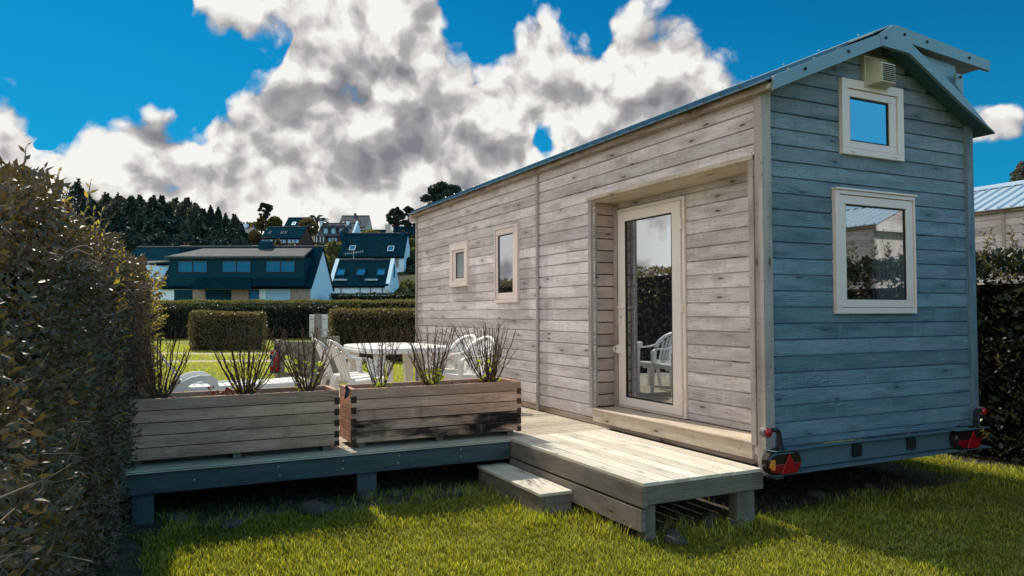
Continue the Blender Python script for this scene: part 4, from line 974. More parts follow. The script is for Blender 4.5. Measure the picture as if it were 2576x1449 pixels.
# ------------------------------------------------------------------ grass
def grass(name, n, xr, yr, hrange, wrange, mat, keep, label, seed, lean=.5, cat='grass'):
    r = np.random.default_rng(seed); X = r.uniform(*xr, n); Y = r.uniform(*yr, n); k = keep(X, Y, r); X, Y = X[k], Y[k]; n = len(X)
    P = np.stack([X, Y, np.zeros(n)], 1); cl = vnoise(P, 5, seed)*.5+.5; cl2 = vnoise(P, 1.1, seed+3)*.5+.5
    H = r.uniform(*hrange, n)*(.62+.5*cl+.25*cl2); Wd = r.uniform(*wrange, n); a = r.uniform(0, 2*PI, n); b = r.uniform(0, 2*PI, n)
    side = np.stack([np.cos(a), np.sin(a), 0*a], 1)*Wd[:, None]/2; ln = np.stack([np.cos(b), np.sin(b), 0*b], 1)*(H*r.uniform(.15, 1.0, n)*lean*1.3)[:, None]; up = np.array([0, 0, 1.])
    mid = P+ln*.35+up*(H*.58)[:, None]; tip = P+ln+up*(H*.95)[:, None]
    V = np.stack([P-side, P+side, mid+side*.75, mid-side*.75, tip], 1).reshape(-1, 3); base = (np.arange(n)*5)[:, None]
    T = np.concatenate([base+[0, 1, 2], base+[0, 2, 3], base+[3, 2, 4]], 1).reshape(-1, 3)
    o = np_mesh(name, V, T, 3, mat); return tag(o, label, cat, kind='stuff')
def k_near(X, Y, r):
    u = (X-CAM.x)*RT.x+(Y-CAM.y)*RT.y; d = (X-CAM.x)*FW.x+(Y-CAM.y)*FW.y
    vis = (d > 3.2) & (np.abs(u) < d*.74+.5)
    P = np.stack([X, Y, X*0], 1); e = vnoise(P, 4, 50)*.12
    bare = (X < -4.2+e) | ((Y > 1.72+e) & (X < .2)) | ((X > -1.12+e) & (X < 2.7) & (Y > .12+e)) | ((X > -1.42) & (X < -1.1) & (Y > .86)) | (X > 3.5+e*2)
    sparse = r.random(len(X)) < .06; worn = (vnoise(P, 2.3, 71) > .62) & (r.random(len(X)) < .45)
    dens = r.random(len(X)) < np.clip(9./(d*d)*3.2, .25, 1)
    return vis & ~worn & (~bare | (sparse & (X < 3.6) & (X > -4.4))) & dens
grass('grass', 360000, (-5, 4.6), (-2.2, 3.2), (.02, .052), (.003, .006), 'grass_blade', k_near, 'short green grass in front of the deck and cabin', 5)
def k_tuft(X, Y, r):
    P = np.stack([X, Y, X*0], 1); e = vnoise(P, 9, 61) > .25
    edge = ((np.abs(Y-1.75) < .25) & (X < -1.5) & (X > -4)) | ((np.abs(X+1.5) < .18) & (Y > .6) & (Y < 2.1)) | ((np.abs(X+1.2) < .12) & (Y > -.4) & (Y < .8)) | ((np.abs(Y-.0) < .2) & (X > -.95) & (X < 2.6)) | ((np.abs(X-3.0) < .5) & (Y > -1.5) & (Y < 3))
    return edge & (e | (r.random(len(X)) < .2))
grass('tall_grass', 60000, (-4.2, 3.9), (-1.5, 3), (.05, .12), (.002, .0045), 'grass_blade', k_tuft, 'longer unmown grass along the deck and step edges', 8, .8)
def k_far(X, Y, r):
    u = (X-CAM.x)*RT.x+(Y-CAM.y)*RT.y; d = (X-CAM.x)*FW.x+(Y-CAM.y)*FW.y
    path = ((d > 27.9) & (d < 29.4)) | ((d > 23.5) & (d < 24.7))
    return (d > 9) & (d < 45) & (u < 0) & (u > -d*.6) & ~(path & (r.random(len(X)) < .8)) & ~((X > -4.3) & (X < 2.6) & (Y < 7.6))
grass('lawn_grass', 170000, (-24, 6), (4, 42), (.03, .07), (.008, .02), 'lawn_blade', k_far, 'bright sunlit lawn grass behind the deck', 6)
def k_dais(X, Y, r): return k_far(X, Y, r) & (vnoise(np.stack([X, Y, X*0], 1), .8, 4) > -.2)
grass('daisies', 5000, (-18, 3), (5, 30), (.05, .08), (.02, .035), 'daisy', k_dais, 'tiny white daisies scattered over the lawn', 9, .2, 'daisies')

# ------------------------------------------------------------------ houses on the hill (square to the view)
class House:
    def __init__(s, name, label, d, pl, pr, base_z, cat='house'):
        s.d = d; s.u0 = uz(d, pl, 700)[0]; s.u1 = uz(d, pr, 700)[0]; s.w = s.u1-s.u0
        s.root = empty(name, tuple(fr(d, s.u0, base_z)), -YAW, label, cat); s.bz = base_z
    def X(s, px, dd=0): return uz(s.d+dd, px, 700)[0]-s.u0
    def Z(s, py, dd=0): return uz(s.d+dd, 1000, py)[1]-s.bz
    def part(s, nm, mb, mat, par=None, **k): return mb.build(nm, mat, par or s.root, **k)
    def walls(s, D, ze, zr, mat, gmat=None, low=-2.5):
        m = MB().box(0, s.w, 0, D, low, ze); m.prism([(.0, ze), (D, ze), (D/2, zr-.12)], 0, .01, s.w-.01); s.part('wall', m, mat); s.D = D; s.ze = ze; s.zr = zr
    def roof(s, mat, oh=.25, gx=.12, front=True, xl=None, xr=None):
        D, ze, zr = s.D, s.ze, s.zr; k = (zr-ze)/(D/2); th = .16; x0 = -gx if xl is None else xl; x1 = s.w+gx if xr is None else xr
        m = MB()
        y0 = -oh; z0 = ze-k*oh+.05; L = math.hypot(D/2+oh, zr-z0)
        for a, b, c, e in ((y0, z0, D/2, zr+.05), (D+oh, z0, D/2, zr+.05)):
            b_ = len(m.v); m.v += [(x0, a, b), (x1, a, b), (x1, c, e), (x0, c, e), (x0, a, b-th), (x1, a, b-th), (x1, c, e-th), (x0, c, e-th)]
            up = (0, 1, 2, 3) if a < c else (1, 0, 3, 2)
            uvq = [(0, 0), (x1-x0, 0), (x1-x0, L), (0, L)]
            m.face([b_+i for i in up], uvq); m.face([b_+4+i for i in reversed(up)], uvq)
            for q in ((0, 4, 5, 1), (1, 5, 6, 2), (3, 7, 4, 0)): m.face([b_+i for i in (q if a < c else q[::-1])], [(0, 0)]*4)
        r = s.part('roof', m, mat); r2 = MB().tube([(x0, D/2, zr+.08), (x1, D/2, zr+.08)], .09, 6); s.part('ridge_tiles', r2, 'slate_grey', r); s.rf = r; return r
    def on_roof(s, y): return s.ze+(s.zr-s.ze)/(s.D/2)*y
    def window(s, px0, px1, py0, py1, y=0., n=2, frame='frame_black', pane='far_glass', fw=.09, dd=0):
        x0, x1, z0, z1 = s.X(px0, dd), s.X(px1, dd), s.Z(py1, dd), s.Z(py0, dd); m = MB()
        m.box(x0, x1, y-.06, y-.005, z1-fw, z1); m.box(x0, x1, y-.06, y-.005, z0, z0+fw)
        for k in range(n+1): xc = x0+(x1-x0)*k/n; m.box(max(x0, xc-fw/2), min(x1, xc+fw/2), y-.058, y-.006, z0+fw, z1-fw)
        w = s.part('window', m, frame); m = MB().box(x0+.02, x1-.02, y-.03, y-.004, z0+.02, z1-.02); s.part('pane', m, pane, w); return w
    def panel(s, nm, mat, px0, px1, py0, py1, y=0., t=.05, dd=0, par=None):
        return s.part(nm, MB().box(s.X(px0, dd), s.X(px1, dd), y-t, y-.004, s.Z(py1, dd), s.Z(py0, dd)), mat, par)
    def skylight(s, px0, px1, py0, py1, pane='far_glass', frame='anthracite'):
        """on the front slope"""
        k = (s.zr-s.ze)/(s.D/2); P = []
        def yz(py):
            y = s.D/4
            for _ in range(12): z = s.Z(py, y); y = (z-s.ze-.05)/k
            return y, s.Z(py, y)
        (ya, za), (yb, zb) = yz(py1), yz(py0); xa, xb = s.X(px0, (ya+yb)/2), s.X(px1, (ya+yb)/2)
        m = MB(); e = .10; n = Vector((0, -k, 1)).normalized()
        def strip(x0, x1, t0, t1, h):
            A = Vector((0, ya+(yb-ya)*t0, za+(zb-za)*t0)); B = Vector((0, ya+(yb-ya)*t1, za+(zb-za)*t1)); b_ = len(m.v)
            for p in (A, B):
                for x in (x0, x1):
                    for hh in (0, h): q = p+n*(hh+.0); m.v.append((x, q.y, q.z))
            for q in ((0, 2, 3, 1), (4, 5, 7, 6), (0, 1, 5, 4), (2, 6, 7, 3), (1, 3, 7, 5)): m.face([b_+i for i in q], [(0, 0), (1, 0), (1, 1), (0, 1)])
        strip(xa, xa+e, 0, 1, .14); strip(xb-e, xb, 0, 1, .14); strip(xa+e, xb-e, 0, .1, .14); strip(xa+e, xb-e, .9, 1, .14); w = s.part('skylight', m, frame)
        m = MB(); strip(xa+.03, xb-.03, .03, .97, .09); s.part('pane', m, pane, w)
    def chimney(s, px0, px1, py0, py1, y, mat, dep=.7, cap=True):
        x0, x1, z0, z1 = s.X(px0, y), s.X(px1, y), s.Z(py1, y), s.Z(py0, y)
        c = s.part('chimney', MB().box(x0, x1, y-dep/2, y+dep/2, z0, z1), mat)
        if cap: m = MB(); [m.lathe([(.13, z1), (.11, z1+.35)], 8, M=Matrix.Translation((x0+(x1-x0)*f, y, 0))) for f in (.3, .7)]; s.part('chimney_pot', m, 'brick_dark', c)
        return c

# A: the blue house
A = House('blue_house', 'wide dark blue house with three dormer windows and garages behind the hedges', 60, 404, 783, .7)
ze, zr = A.Z(716), A.Z(622, 3.6)
A.walls(7.2, ze, zr, 'render_white'); A.roof('slate_dark', .25, .1)
zt, zb = A.Z(645), A.Z(712)
m = MB().box(A.X(425), A.X(763.5), .05, 3.0, ze-.3, zt); A.part('dormer', m, 'anthracite')
m = MB(); x0, x1 = A.X(415), A.X(765.5); yb, zb2 = 3.35, A.Z(624.5, 3.6)
b_ = 0; m.v += [(x0, -.25, zt), (x1, -.25, zt), (A.X(781, 3.35)+.15, yb, zb2), (x0+1.7, yb, zb2), (x0, -.25, zt-.14), (x1, -.25, zt-.14), (A.X(781, 3.35)+.15, yb, zb2-.14), (x0+1.7, yb, zb2-.14)]
for q in ((0, 1, 2, 3), (7, 6, 5, 4), (0, 4, 5, 1), (1, 5, 6, 2), (3, 7, 4, 0)): m.face(list(q), [(0, 0), (11, 0), (11, 3), (0, 3)])
A.part('dormer_roof', m, 'slate_pale')
for a, b in ((447, 521), (558, 631), (668.6, 742)): A.window(a, b, 654, 685.5, .05, 2)
A.panel('garage_door', 'anthracite', 439, 485, 728, 775, 0, .04); A.panel('garage_door', 'anthracite', 518.5, 583, 728, 775, 0, .04)
for a, b in ((487, 517), (584, 627), (733, 781)): A.panel('stone_facing', 'stone_wall', a, b, 722, 780, 0, .12)
A.window(627.5, 652, 728, 775, 0, 1); A.panel('shutter', 'far_glass_pale', 669, 731.5, 728, 775, 0, .05)
m = MB()
def slab3(m, pxa, pxb, pya, pyb, y0, y1, th=.12):
    x0, x1, xa, xb = A.X(pxa, y0), A.X(pxb, y0), A.X(pxa+9, y1), A.X(pxb, y1); z0, z1 = A.Z(pya, y0), A.Z(pyb, y1); b = len(m.v)
    m.v += [(x0, y0, z0), (x1, y0, z0), (xb, y1, z1), (xa, y1, z1), (x0, y0, z0-th), (x1, y0, z0-th), (xb, y1, z1-th), (xa, y1, z1-th)]
    for q in ((0, 1, 2, 3), (7, 6, 5, 4), (0, 4, 5, 1), (1, 5, 6, 2), (3, 7, 4, 0)): m.face([b+i for i in q], [(0, 0), (5, 0), (5, 1.3), (0, 1.3)])
slab3(m, 484, 632, 723, 697, -1.3, .04); slab3(m, 632.5, 766, 716, 697.5, -1.0, .045); A.part('porch_roof', m, 'slate_dark')
A.panel('gutter', 'anthracite', 404, 484, 713.5, 716.5, -.26, .1); A.panel('gutter', 'galvanised', 418, 764, 643.6, 645.6, -.26, .1)
A.chimney(653.5, 683, 607, 640, 3.4, 'anthracite', .9, False)
c = MB(); xx = A.X(661, 3.4); zz = A.Z(606.5, 3.4); c.box(xx-.1, xx+.5, 3.1, 3.7, zz+.28, zz+.34); c.box(xx-.02, xx+.03, 3.35, 3.4, zz, zz+.28); c.box(xx+.37, xx+.42, 3.35, 3.4, zz, zz+.28); A.part('chimney_hat', c, 'brick_dark')
gx = A.w+.004
m = MB().box(gx, gx+.03, 1.0, 2.6, 0, 1.9); m.box(gx, gx+.03, 4.4, 5.4, 0, 1.9); A.part('side_door', m, 'far_glass')
# behind A on the left
A2 = House('slate_house', 'low house with slate roof half hidden behind the big hedge', 68, 300, 443, 1.2); A2.walls(7, A2.Z(660), A2.Z(622, 3.5), 'render_white'); A2.roof('slate_dark'); A2.chimney(457, 481, 617, 635, 3.5, 'render_cream', .8)
A2.part('flat_wing', MB().box(A2.X(385), A2.X(430), -5.5, -.3, -2, A2.Z(672)), 'render_white'); A2.part('wing_roof', MB().prism([(-5.7, A2.Z(672)), (-.2, A2.Z(655)), (-.2, A2.Z(657.5)), (-5.7, A2.Z(674))], 0, A2.X(378), A2.X(436)), 'slate_pale'); A2.window(405, 418, 680, 700, -5.5, 1)
# B: low house with three skylights
B = House('low_house', 'low white house with slate roof and three skylights beside the blue house', 80, 826, 979, 2.6)
B.walls(7, B.Z(717), B.Z(655, 3.5), 'render_white'); B.roof('slate_dark', .2, -.02)
for a, b in ((845.6, 869.5), (896, 920), (947, 970)): B.skylight(a, b, 677, 695)
for a, b, nm in ((0, .35, 'l'), (B.w-.35, B.w, 'r')):
    k = (B.zr-B.ze)/3.5; m = MB().prism([(-.4, B.ze-.30*k), (-.3, B.ze-.6), (0, B.ze-.6), (3.5, B.zr-.3), (7, B.ze-.6), (7.2, B.ze-.2), (3.5, B.zr+.22)], 0, a-.03, b+.03); B.part('gable_coping', m, 'render_white')
B.panel('gutter', 'anthracite', 826, 979, 714, 719.5, -.2, .15)
for a in (858, 906, 932, 962): B.panel('mullion', 'frame_black', a-1, a+1, 719.5, 745, 0, .06)
for a in (842, 919): B.part('roof_vent', MB().box(B.X(a, .6), B.X(a+32, .6), .35, .7, B.on_roof(.5)+.1, B.on_roof(.5)+.28), 'pale_roof_steel')
m = MB().box(B.w+.004+.03, B.w+.07, 2.9, 3.7, 2.9, 4.4); m.box(B.w+.034, B.w+.07, 5.2, 6.0, -.2, 1.7); B.part('side_window', m, 'far_glass')
ant = MB(); ax = B.X(889, 3.5); z0 = B.zr; z1 = B.Z(628, 3.5); ant.tube([(ax, 3.5, z0), (ax, 3.5, z1)], .03, 5)
for k in range(9): xx = ax-.9+k*.24; ant.tube([(xx, 3.2, z1-.45+.03*k), (xx, 3.8, z1-.45+.03*k)], .015, 4); ant.tube([(xx, 3.5, z1-.62+.03*k), (xx, 3.5, z1-.28+.03*k)], .015, 4)
ant.tube([(ax-1, 3.5, z1-.48), (ax+1.1, 3.5, z1-.22)], .022, 4); B.part('antenna', ant, 'pale_roof_steel')
# C: big house with two skylights
C_ = House('large_house', 'large white house with tall dark slate roof and two skylights above the low house', 105, 852, 1016, 7.2)
C_.walls(8, C_.Z(643), C_.Z(588, 4), 'render_white'); C_.roof('slate_dark', .3, .05)
C_.skylight(878.5, 894, 619, 630, frame='pale_roof_steel'); C_.skylight(975, 991, 620, 632.5, frame='pale_roof_steel')
C_.chimney(857, 868, 582, 605, 4, 'anthracite', 1.2); C_.chimney(1010, 1019, 585, 600, 4, 'anthracite', 1.2)
for a, b, n in ((875, 893, 2), (911, 935, 3)): C_.panel('stone_lintel', 'stone_wall', a-2, b+2, 646, 662, 0, .08); C_.window(a, b, 649, 666, -.08, n, 'white_upvc')
C_.panel('stone_lintel', 'stone_wall', 969, 1003, 648, 657, 0, .08); C_.panel('stone_lintel', 'stone_wall', 996, 1003, 657.2, 673, 0, .08); C_.panel('garage_door', 'far_glass', 971, 995.5, 657.2, 690, 0, .05)
m = MB(); xc = C_.X(954); m.prism([(xc+1.0*math.cos(a), C_.Z(656)+.55*math.sin(a)) for a in [PI*k/8 for k in range(9)]]+[(xc-1, C_.Z(690)), (xc+1, C_.Z(690))], 1, -.1, -.004); C_.part('arched_door', m, 'brick_dark')
C_.panel('gutter', 'anthracite', 850, 1018, 641, 644, -.3, .1)
# E: dark box house on the slope
E_ = House('dark_house', 'long dark clad house with three groups of tall windows on the slope', 125, 655, 755.5, 13.0)
E_.walls(8, E_.Z(597), E_.Z(571, 4), 'brick_dark'); E_.roof('slate_dark', .2, .05)
for a, b in ((656, 686), (690, 719), (722, 752)): E_.window(a, b, 600, 613, 0, 3, 'frame_black', 'far_glass_pale', .14)
for a, b in ((675, 681), (706, 712), (715, 721)): E_.skylight(a, b, 582, 589, 'far_glass', 'slate_grey')
# F: house with three dormers
F_ = House('dormer_house', 'stone coloured house with three small round topped dormers on the hill', 150, 795, 884, 15.9)
F_.walls(9, F_.Z(592), F_.Z(562, 4.5), 'brick_dark'); F_.roof('slate_grey', .35, -.1)
for px in (817, 836.5, 857):
    x = F_.X(px); zb_, zt_ = F_.Z(587), F_.Z(573); y0 = .6; d_ = F_.part('dormer', MB().box(x-.75, x+.75, y0, 3.6, zb_-.3, zt_), 'slate_grey'); m = MB().prism([(x+.95*math.cos(a), zt_+.75*math.sin(a)) for a in [PI*k/6 for k in range(7)]], 1, y0-.2, 3.8); F_.part('dormer_cap', m, 'slate_grey', d_); F_.part('pane', MB().box(x-.38, x+.38, y0-.05, y0-.004, zb_+.05, zt_-.05), 'far_glass_pale', d_)
F_.chimney(806, 812, 556, 575, 4.5, 'render_white', 1.4); F_.chimney(872, 879, 557, 575, 4.5, 'render_white', 1.4)
k = (F_.zr-F_.ze)/4.5; m = MB().prism([(-.3, -.5), (9.3, -.5), (9.3, F_.ze), (4.5, F_.zr+.5), (-.3, F_.ze)], 0, F_.w+.01, F_.w+.35); F_.part('gable_wall', m, 'render_white')
F_.window(825, 848, 596.5, 608.5, 0, 3, 'brick_dark', 'far_glass_pale', .12)
for a in (797, 806, 814): F_.panel('porch_post', 'render_white', a, a+2, 596, 610, -.4, .25)
# G, H, I, J along the skyline
G_ = House('hilltop_house', 'grey roofed house standing highest on the skyline', 185, 850, 919, 21.8); G_.walls(9, G_.Z(570), G_.Z(543, 4.5), 'render_cream'); G_.roof('slate_grey'); G_.skylight(858, 867, 555, 563, 'frame_black', 'anthracite'); G_.skylight(897, 905, 557, 563, 'frame_black', 'anthracite'); G_.window(888, 913, 572, 577.5, 0, 4, 'white_upvc', 'far_glass', .12); G_.chimney(890, 896, 539, 546, 4.5, 'brick_dark', .7)
H_ = House('dark_roofed_house', 'house with plain dark roof and one skylight between the bare tree and the yellow bushes', 175, 711, 763, 20.5); H_.walls(9, H_.Z(575), H_.Z(547.5, 4.5), 'render_cream'); H_.roof('slate_dark'); H_.skylight(734, 743, 559, 566, 'far_glass_pale', 'pale_roof_steel')
I_ = House('chimney_house', 'house on the right of the hill with pale gable and tall chimney', 160, 984, 1052, 17); I_.walls(9, I_.Z(598), I_.Z(571, 4.5), 'render_cream'); I_.roof('slate_dark'); I_.window(1027, 1041, 599, 608, 0, 2, 'white_upvc')
x = I_.X(981); m = MB().prism([(I_.X(967, -3), -3), (I_.X(994, -3), -3), (I_.X(994, -3), I_.Z(589, -3)), (x, I_.Z(570, -3)), (I_.X(967, -3), I_.Z(590, -3))], 1, -3, -2.5); I_.part('gable_wall', m, 'render_cream'); m = MB().box(x-.55, x+.45, -3, -2.2, I_.Z(575, -3), I_.Z(564, -3)); I_.part('chimney', m, 'render_cream')
m = MB().box(I_.X(1036), I_.X(1041), .3, 2.5, I_.on_roof(.3), I_.on_roof(2.2)); I_.part('dormer', m, 'anthracite')
J_ = House('distant_cottage', 'small white cottage with two chimneys beyond the dark wood', 150, 604, 623, 15.5); J_.walls(8, J_.Z(585), J_.Z(571, 4), 'render_white'); J_.roof('slate_grey'); J_.chimney(610, 614.5, 562, 578, 4, 'render_white', .9); J_.chimney(618, 622.5, 563, 578, 4, 'render_white', .9)
# garden walls on the hill
for i, (d, pa, pb, py, h, lab) in enumerate([(168, 886, 983, 577.5, 1.6, 'low dark garden wall along the crest beside the hilltop house'), (118, 566, 655, 617, 1.2, 'low pale garden wall left of the dark clad house'), (133, 757, 862, 610, 1.3, 'white stone terrace wall below the dormer house')]):
    u0, z = uz(d, pa, py); u1, _ = uz(d, pb, py); o = MB().box(0, u1-u0, 0, .4, -2.5, 0).build('garden_wall', ['anthracite', 'render_cream', 'stone'][i], None); o.location = fr(d, u0, z); o.rotation_euler = (0, 0, -YAW); tag(o, lab, 'wall')

# ------------------------------------------------------------------ trees
def tree(name, label, d, px, top, base_z, wpx, kind, seed, group=None, bot=None, mat=None, n=None, trunk='bark', qs=.0013):
    """crown spans wpx either side of px; top is its upper bearing"""
    r = np.random.default_rng(seed); u, zt = uz(d, px, top); R = wpx/FPX*d; H = zt-base_z
    root = empty(name, tuple(fr(d, u, base_z)), -YAW, label, 'tree', group)
    zb = (uz(d, px, bot)[1]-base_z) if bot else .12*H
    m = MB(); rr = random.Random(seed); m.tube([(0, 0, -1), (rr.uniform(-.2, .2), 0, H*.35), (rr.uniform(-.4, .4), 0, H*.8)], [max(.16, H*.035), H*.025, H*.01], 7)
    C = []
    if kind == 'cone':
        nc = 60
        for k in range(nc): t = k/nc; z = zb+(H-zb)*t; rad = R*(1-t)**.55*(.75+.25*rr.random()); a = k*2.4; C.append((rad*.75*math.cos(a), rad*.75*math.sin(a), z, R*.30*(1-t*.72)))
        C += [(0, 0, H*.95, R*.12)]
    elif kind == 'round':
        for k in range(55):
            v = r.normal(size=3); v /= np.linalg.norm(v); q = .55+.42*rr.random(); C.append((v[0]*R*q, v[1]*R*q, (zb+H)/2+v[2]*(H-zb)/2*q, R*.26*rr.uniform(.7, 1.2)))
    elif kind == 'layer':      # flat tiers with gaps
        for k in range(26): t = rr.random(); a = rr.uniform(0, 6.28); q = R*rr.uniform(.2, .95)*(1-.45*abs(t-.55)); C.append((q*math.cos(a), q*math.sin(a), zb+(H-zb)*(.08+.92*round(t*6)/6), R*.26))
        C += [(rr.uniform(-.5, .5)*R, rr.uniform(-.5, .5)*R, H-R*.15, R*.3) for _ in range(6)]
    elif kind == 'bare':
        for k in range(60):
            v = r.normal(size=3); v /= np.linalg.norm(v); q = .5+.5*rr.random(); C.append((v[0]*R*q, v[1]*R*q, (zb+H)/2+v[2]*(H-zb)/2*q, R*.16))
    for i, c in enumerate(C):
        if i % (4 if kind != 'bare' else 1) == 0: z0 = max(.15*H, min(c[2]*.62, H*.75)); m.tube([(0, 0, z0), (c[0]*.5, c[1]*.5, (z0+c[2])/2+.1), (c[0], c[1], c[2])], [H*.010, H*.006, H*.002], 4, cap=False)
    m.build('trunk', trunk, root)
    n = n or (3600 if kind != 'bare' else 1600); sq = np.array([1, 1, .62 if kind in ('layer', 'cone') else .85])
    if kind in ('cone', 'round'):      # one ragged volume: leaves near an uneven surface, with hollows
        m_ = int(n*1.5); t = r.random(m_)**(1.25 if kind == 'cone' else 1.); a = r.uniform(0, 2*PI, m_)
        prof = (1-t)**.50*(.35+.65*np.clip(t*5, 0, 1)) if kind == 'cone' else np.sqrt(np.clip(1-(2*t-.95)**2*1.05, .02, 1))*(.6+.4*np.clip(t*3, 0, 1))
        q = np.stack([np.cos(a)*R, np.sin(a)*R, t*(H-zb)], 1); nz = vnoise(q, 5.0/R, seed)*.22+vnoise(q, 13./R, seed+1)*.20
        rad = R*prof*np.clip(1+nz, .3, 1.7)*(1-.45*r.random(m_)**2.2); P = np.stack([np.cos(a)*rad, np.sin(a)*rad, zb+(H-zb)*t*(1+.06*vnoise(q, 9./R, seed+5))], 1)
        P[:, 2] += (rad/R)*R*.10*vnoise(q, 9./R, seed+2); keep = vnoise(P, 9./R, seed+4) > -.62; P = P[keep][:n]; n = len(P)
    else:
        C = np.array(C); idx = r.integers(0, len(C), n); v = unit(r.normal(size=(n, 3)))*(r.random(n)**.45)[:, None]; P = C[idx, :3]+v*C[idx, 3][:, None]*sq
    s = (max(.06, d*qs)*r.uniform(.7, 1.6, n))[:, None]; A_ = unit(r.normal(size=(n, 3))); B_ = unit(np.cross(A_, r.normal(size=(n, 3))))
    quads('crown', P, A_*s, B_*s*.55, mat or {'cone': 'pine_leaf', 'round': 'pine_leaf', 'layer': 'pine_leaf', 'bare': 'brown_tree_leaf'}[kind], root)['kind'] = 'stuff'
    return root
WG = 'dark trees of the wood left of the hill'
wood_trees = [(268, 492, 26, 'round', 'grey_tree_leaf', 112), (300, 494, 28, 'round', 'grey_tree_leaf', 108), (330, 502, 26, 'round', None, 100), (352, 499, 28, 'round', None, 104), (385, 500, 26, 'round', None, 98), (408, 499, 24, 'round', None, 103), (440, 506, 30, 'round', 'grey_tree_leaf', 112), (470, 504, 28, 'round', 'grey_tree_leaf', 110), (494, 518, 22, 'round', 'grey_tree_leaf', 107), (512, 532, 20, 'round', None, 96), (530, 526, 17, 'cone', None, 97), (549, 529, 17, 'cone', None, 99), (568, 545, 20, 'cone', None, 95), (590, 547, 20, 'round', None, 94), (606, 568, 18, 'round', None, 92), (230, 505, 30, 'round', None, 100), (195, 462, 30, 'round', None, 80),
    (300, 540, 34, 'round', None, 90), (350, 545, 34, 'round', None, 90), (400, 540, 34, 'round', None, 88), (450, 552, 34, 'round', None, 90), (500, 560, 32, 'round', None, 88), (545, 566, 28, 'round', None, 88), (585, 580, 26, 'round', None, 88), (330, 580, 40, 'round', None, 84), (400, 585, 40, 'round', None, 84), (470, 585, 40, 'round', None, 84), (540, 590, 36, 'round', None, 84), (600, 598, 22, 'round', None, 84)]
n_l = ['leftmost', 'second from left', 'third from left', 'fourth from left', 'fifth from left', 'sixth from left', 'seventh from left', 'eighth from left']
for i, (px, top, w, kind, mt, d) in enumerate(wood_trees):
    lx = 'pale lacy crowned tree' if mt == 'grey_tree_leaf' else ('dark pointed conifer' if kind == 'cone' else 'dark dense bushy tree')
    where = {0: 'at the left end of the wood skyline beside the big hedge', 1: 'next in from the left end of the wood skyline', 2: 'left of the two middle conifers on the wood skyline', 3: 'rising above the left skylight of the blue house roof', 4: 'at the centre left of the wood skyline', 5: 'forming the dip before the rounded lacy trees', 6: 'first of the rounded lacy trees in the middle of the wood', 7: 'highest of the rounded lacy trees', 8: 'where the wood skyline starts to fall', 9: 'in front of the falling skyline of lacy trees', 10: 'tallest spire in the right part of the wood', 11: 'second spire in the right part of the wood', 12: 'on the falling right edge of the wood', 13: 'near the right end of the wood skyline', 14: 'last and lowest at the right end of the wood skyline', 15: 'mostly hidden behind the top of the big hedge', 16: 'rising just above the big hedge at the far left'}.get(i)
    if where is None: where = ['low in the wood above the slate house', 'low in the wood left of the blue house ridge', 'in the wood right above the blue house gutter end', 'in the middle of the wood below the lacy trees', 'below the tallest spire of the wood', 'right of centre low in the wood', 'low at the right end of the wood', 'directly behind the slate house ridge', 'directly behind the left part of the blue roof', 'directly behind the middle of the blue roof', 'behind the blue house chimney side of the wood', 'lowest bush at the right foot of the wood'][i-17]
    tree('conifer' if kind == 'cone' else 'broad_tree', lx+' '+where, d, px, top, ground_z(d, uz(d, px, 600)[0])-.5, w*1.35, kind, 200+i, WG, mat=mt, n=9500 if i < 17 else 4000, qs=.0012 if i < 17 else .0022)
tree('umbrella_pine', 'tall pine with tiered crown standing alone on the skyline', 140, 668, 514, 15, 17, 'layer', 301, bot=548, n=5200, qs=.0009)
tree('round_tree', 'yellow green rounded tree right of the tall pine', 145, 691, 546, 16, 18, 'round', 302, bot=580, mat='olive_tree_leaf', n=2600)
tree('thin_tree', 'thin leafed tree at the foot of the tall pine', 142, 660, 545, 16, 14, 'bare', 303, bot=580, mat='olive_tree_leaf')
tree('bare_tree', 'pale almost leafless tree behind the cottage chimneys', 158, 634, 556, 16, 17, 'bare', 304, bot=590, mat='olive_tree_leaf', n=1300)
tree('bare_tree', 'brown budding tree with fine branches beside the dormer house', 140, 776, 550, 14.5, 26, 'bare', 305, bot=598, mat='brown_tree_leaf', n=3400)
tree('spiky_tree', 'dark wind swept tree with spiky branches right of the crest', 165, 994, 521, 17, 24, 'bare', 306, bot=572, mat='pine_leaf', n=3400)
tree('spiky_tree', 'dark rounder tree touching the cabin roof end on the skyline', 165, 1028, 524, 17, 20, 'layer', 307, bot=576, n=5000, qs=.001)
tree('pine', 'dark pine crown rising behind the cabin eave', 70, 1122, 470, 1.5, 62, 'layer', 308, bot=540, n=12000)
tree('pine', 'dark tree beyond the neighbouring cabin at the right edge', 45, 2572, 414, 0, 58, 'cone', 309, bot=560, n=7000, mat='grey_tree_leaf')
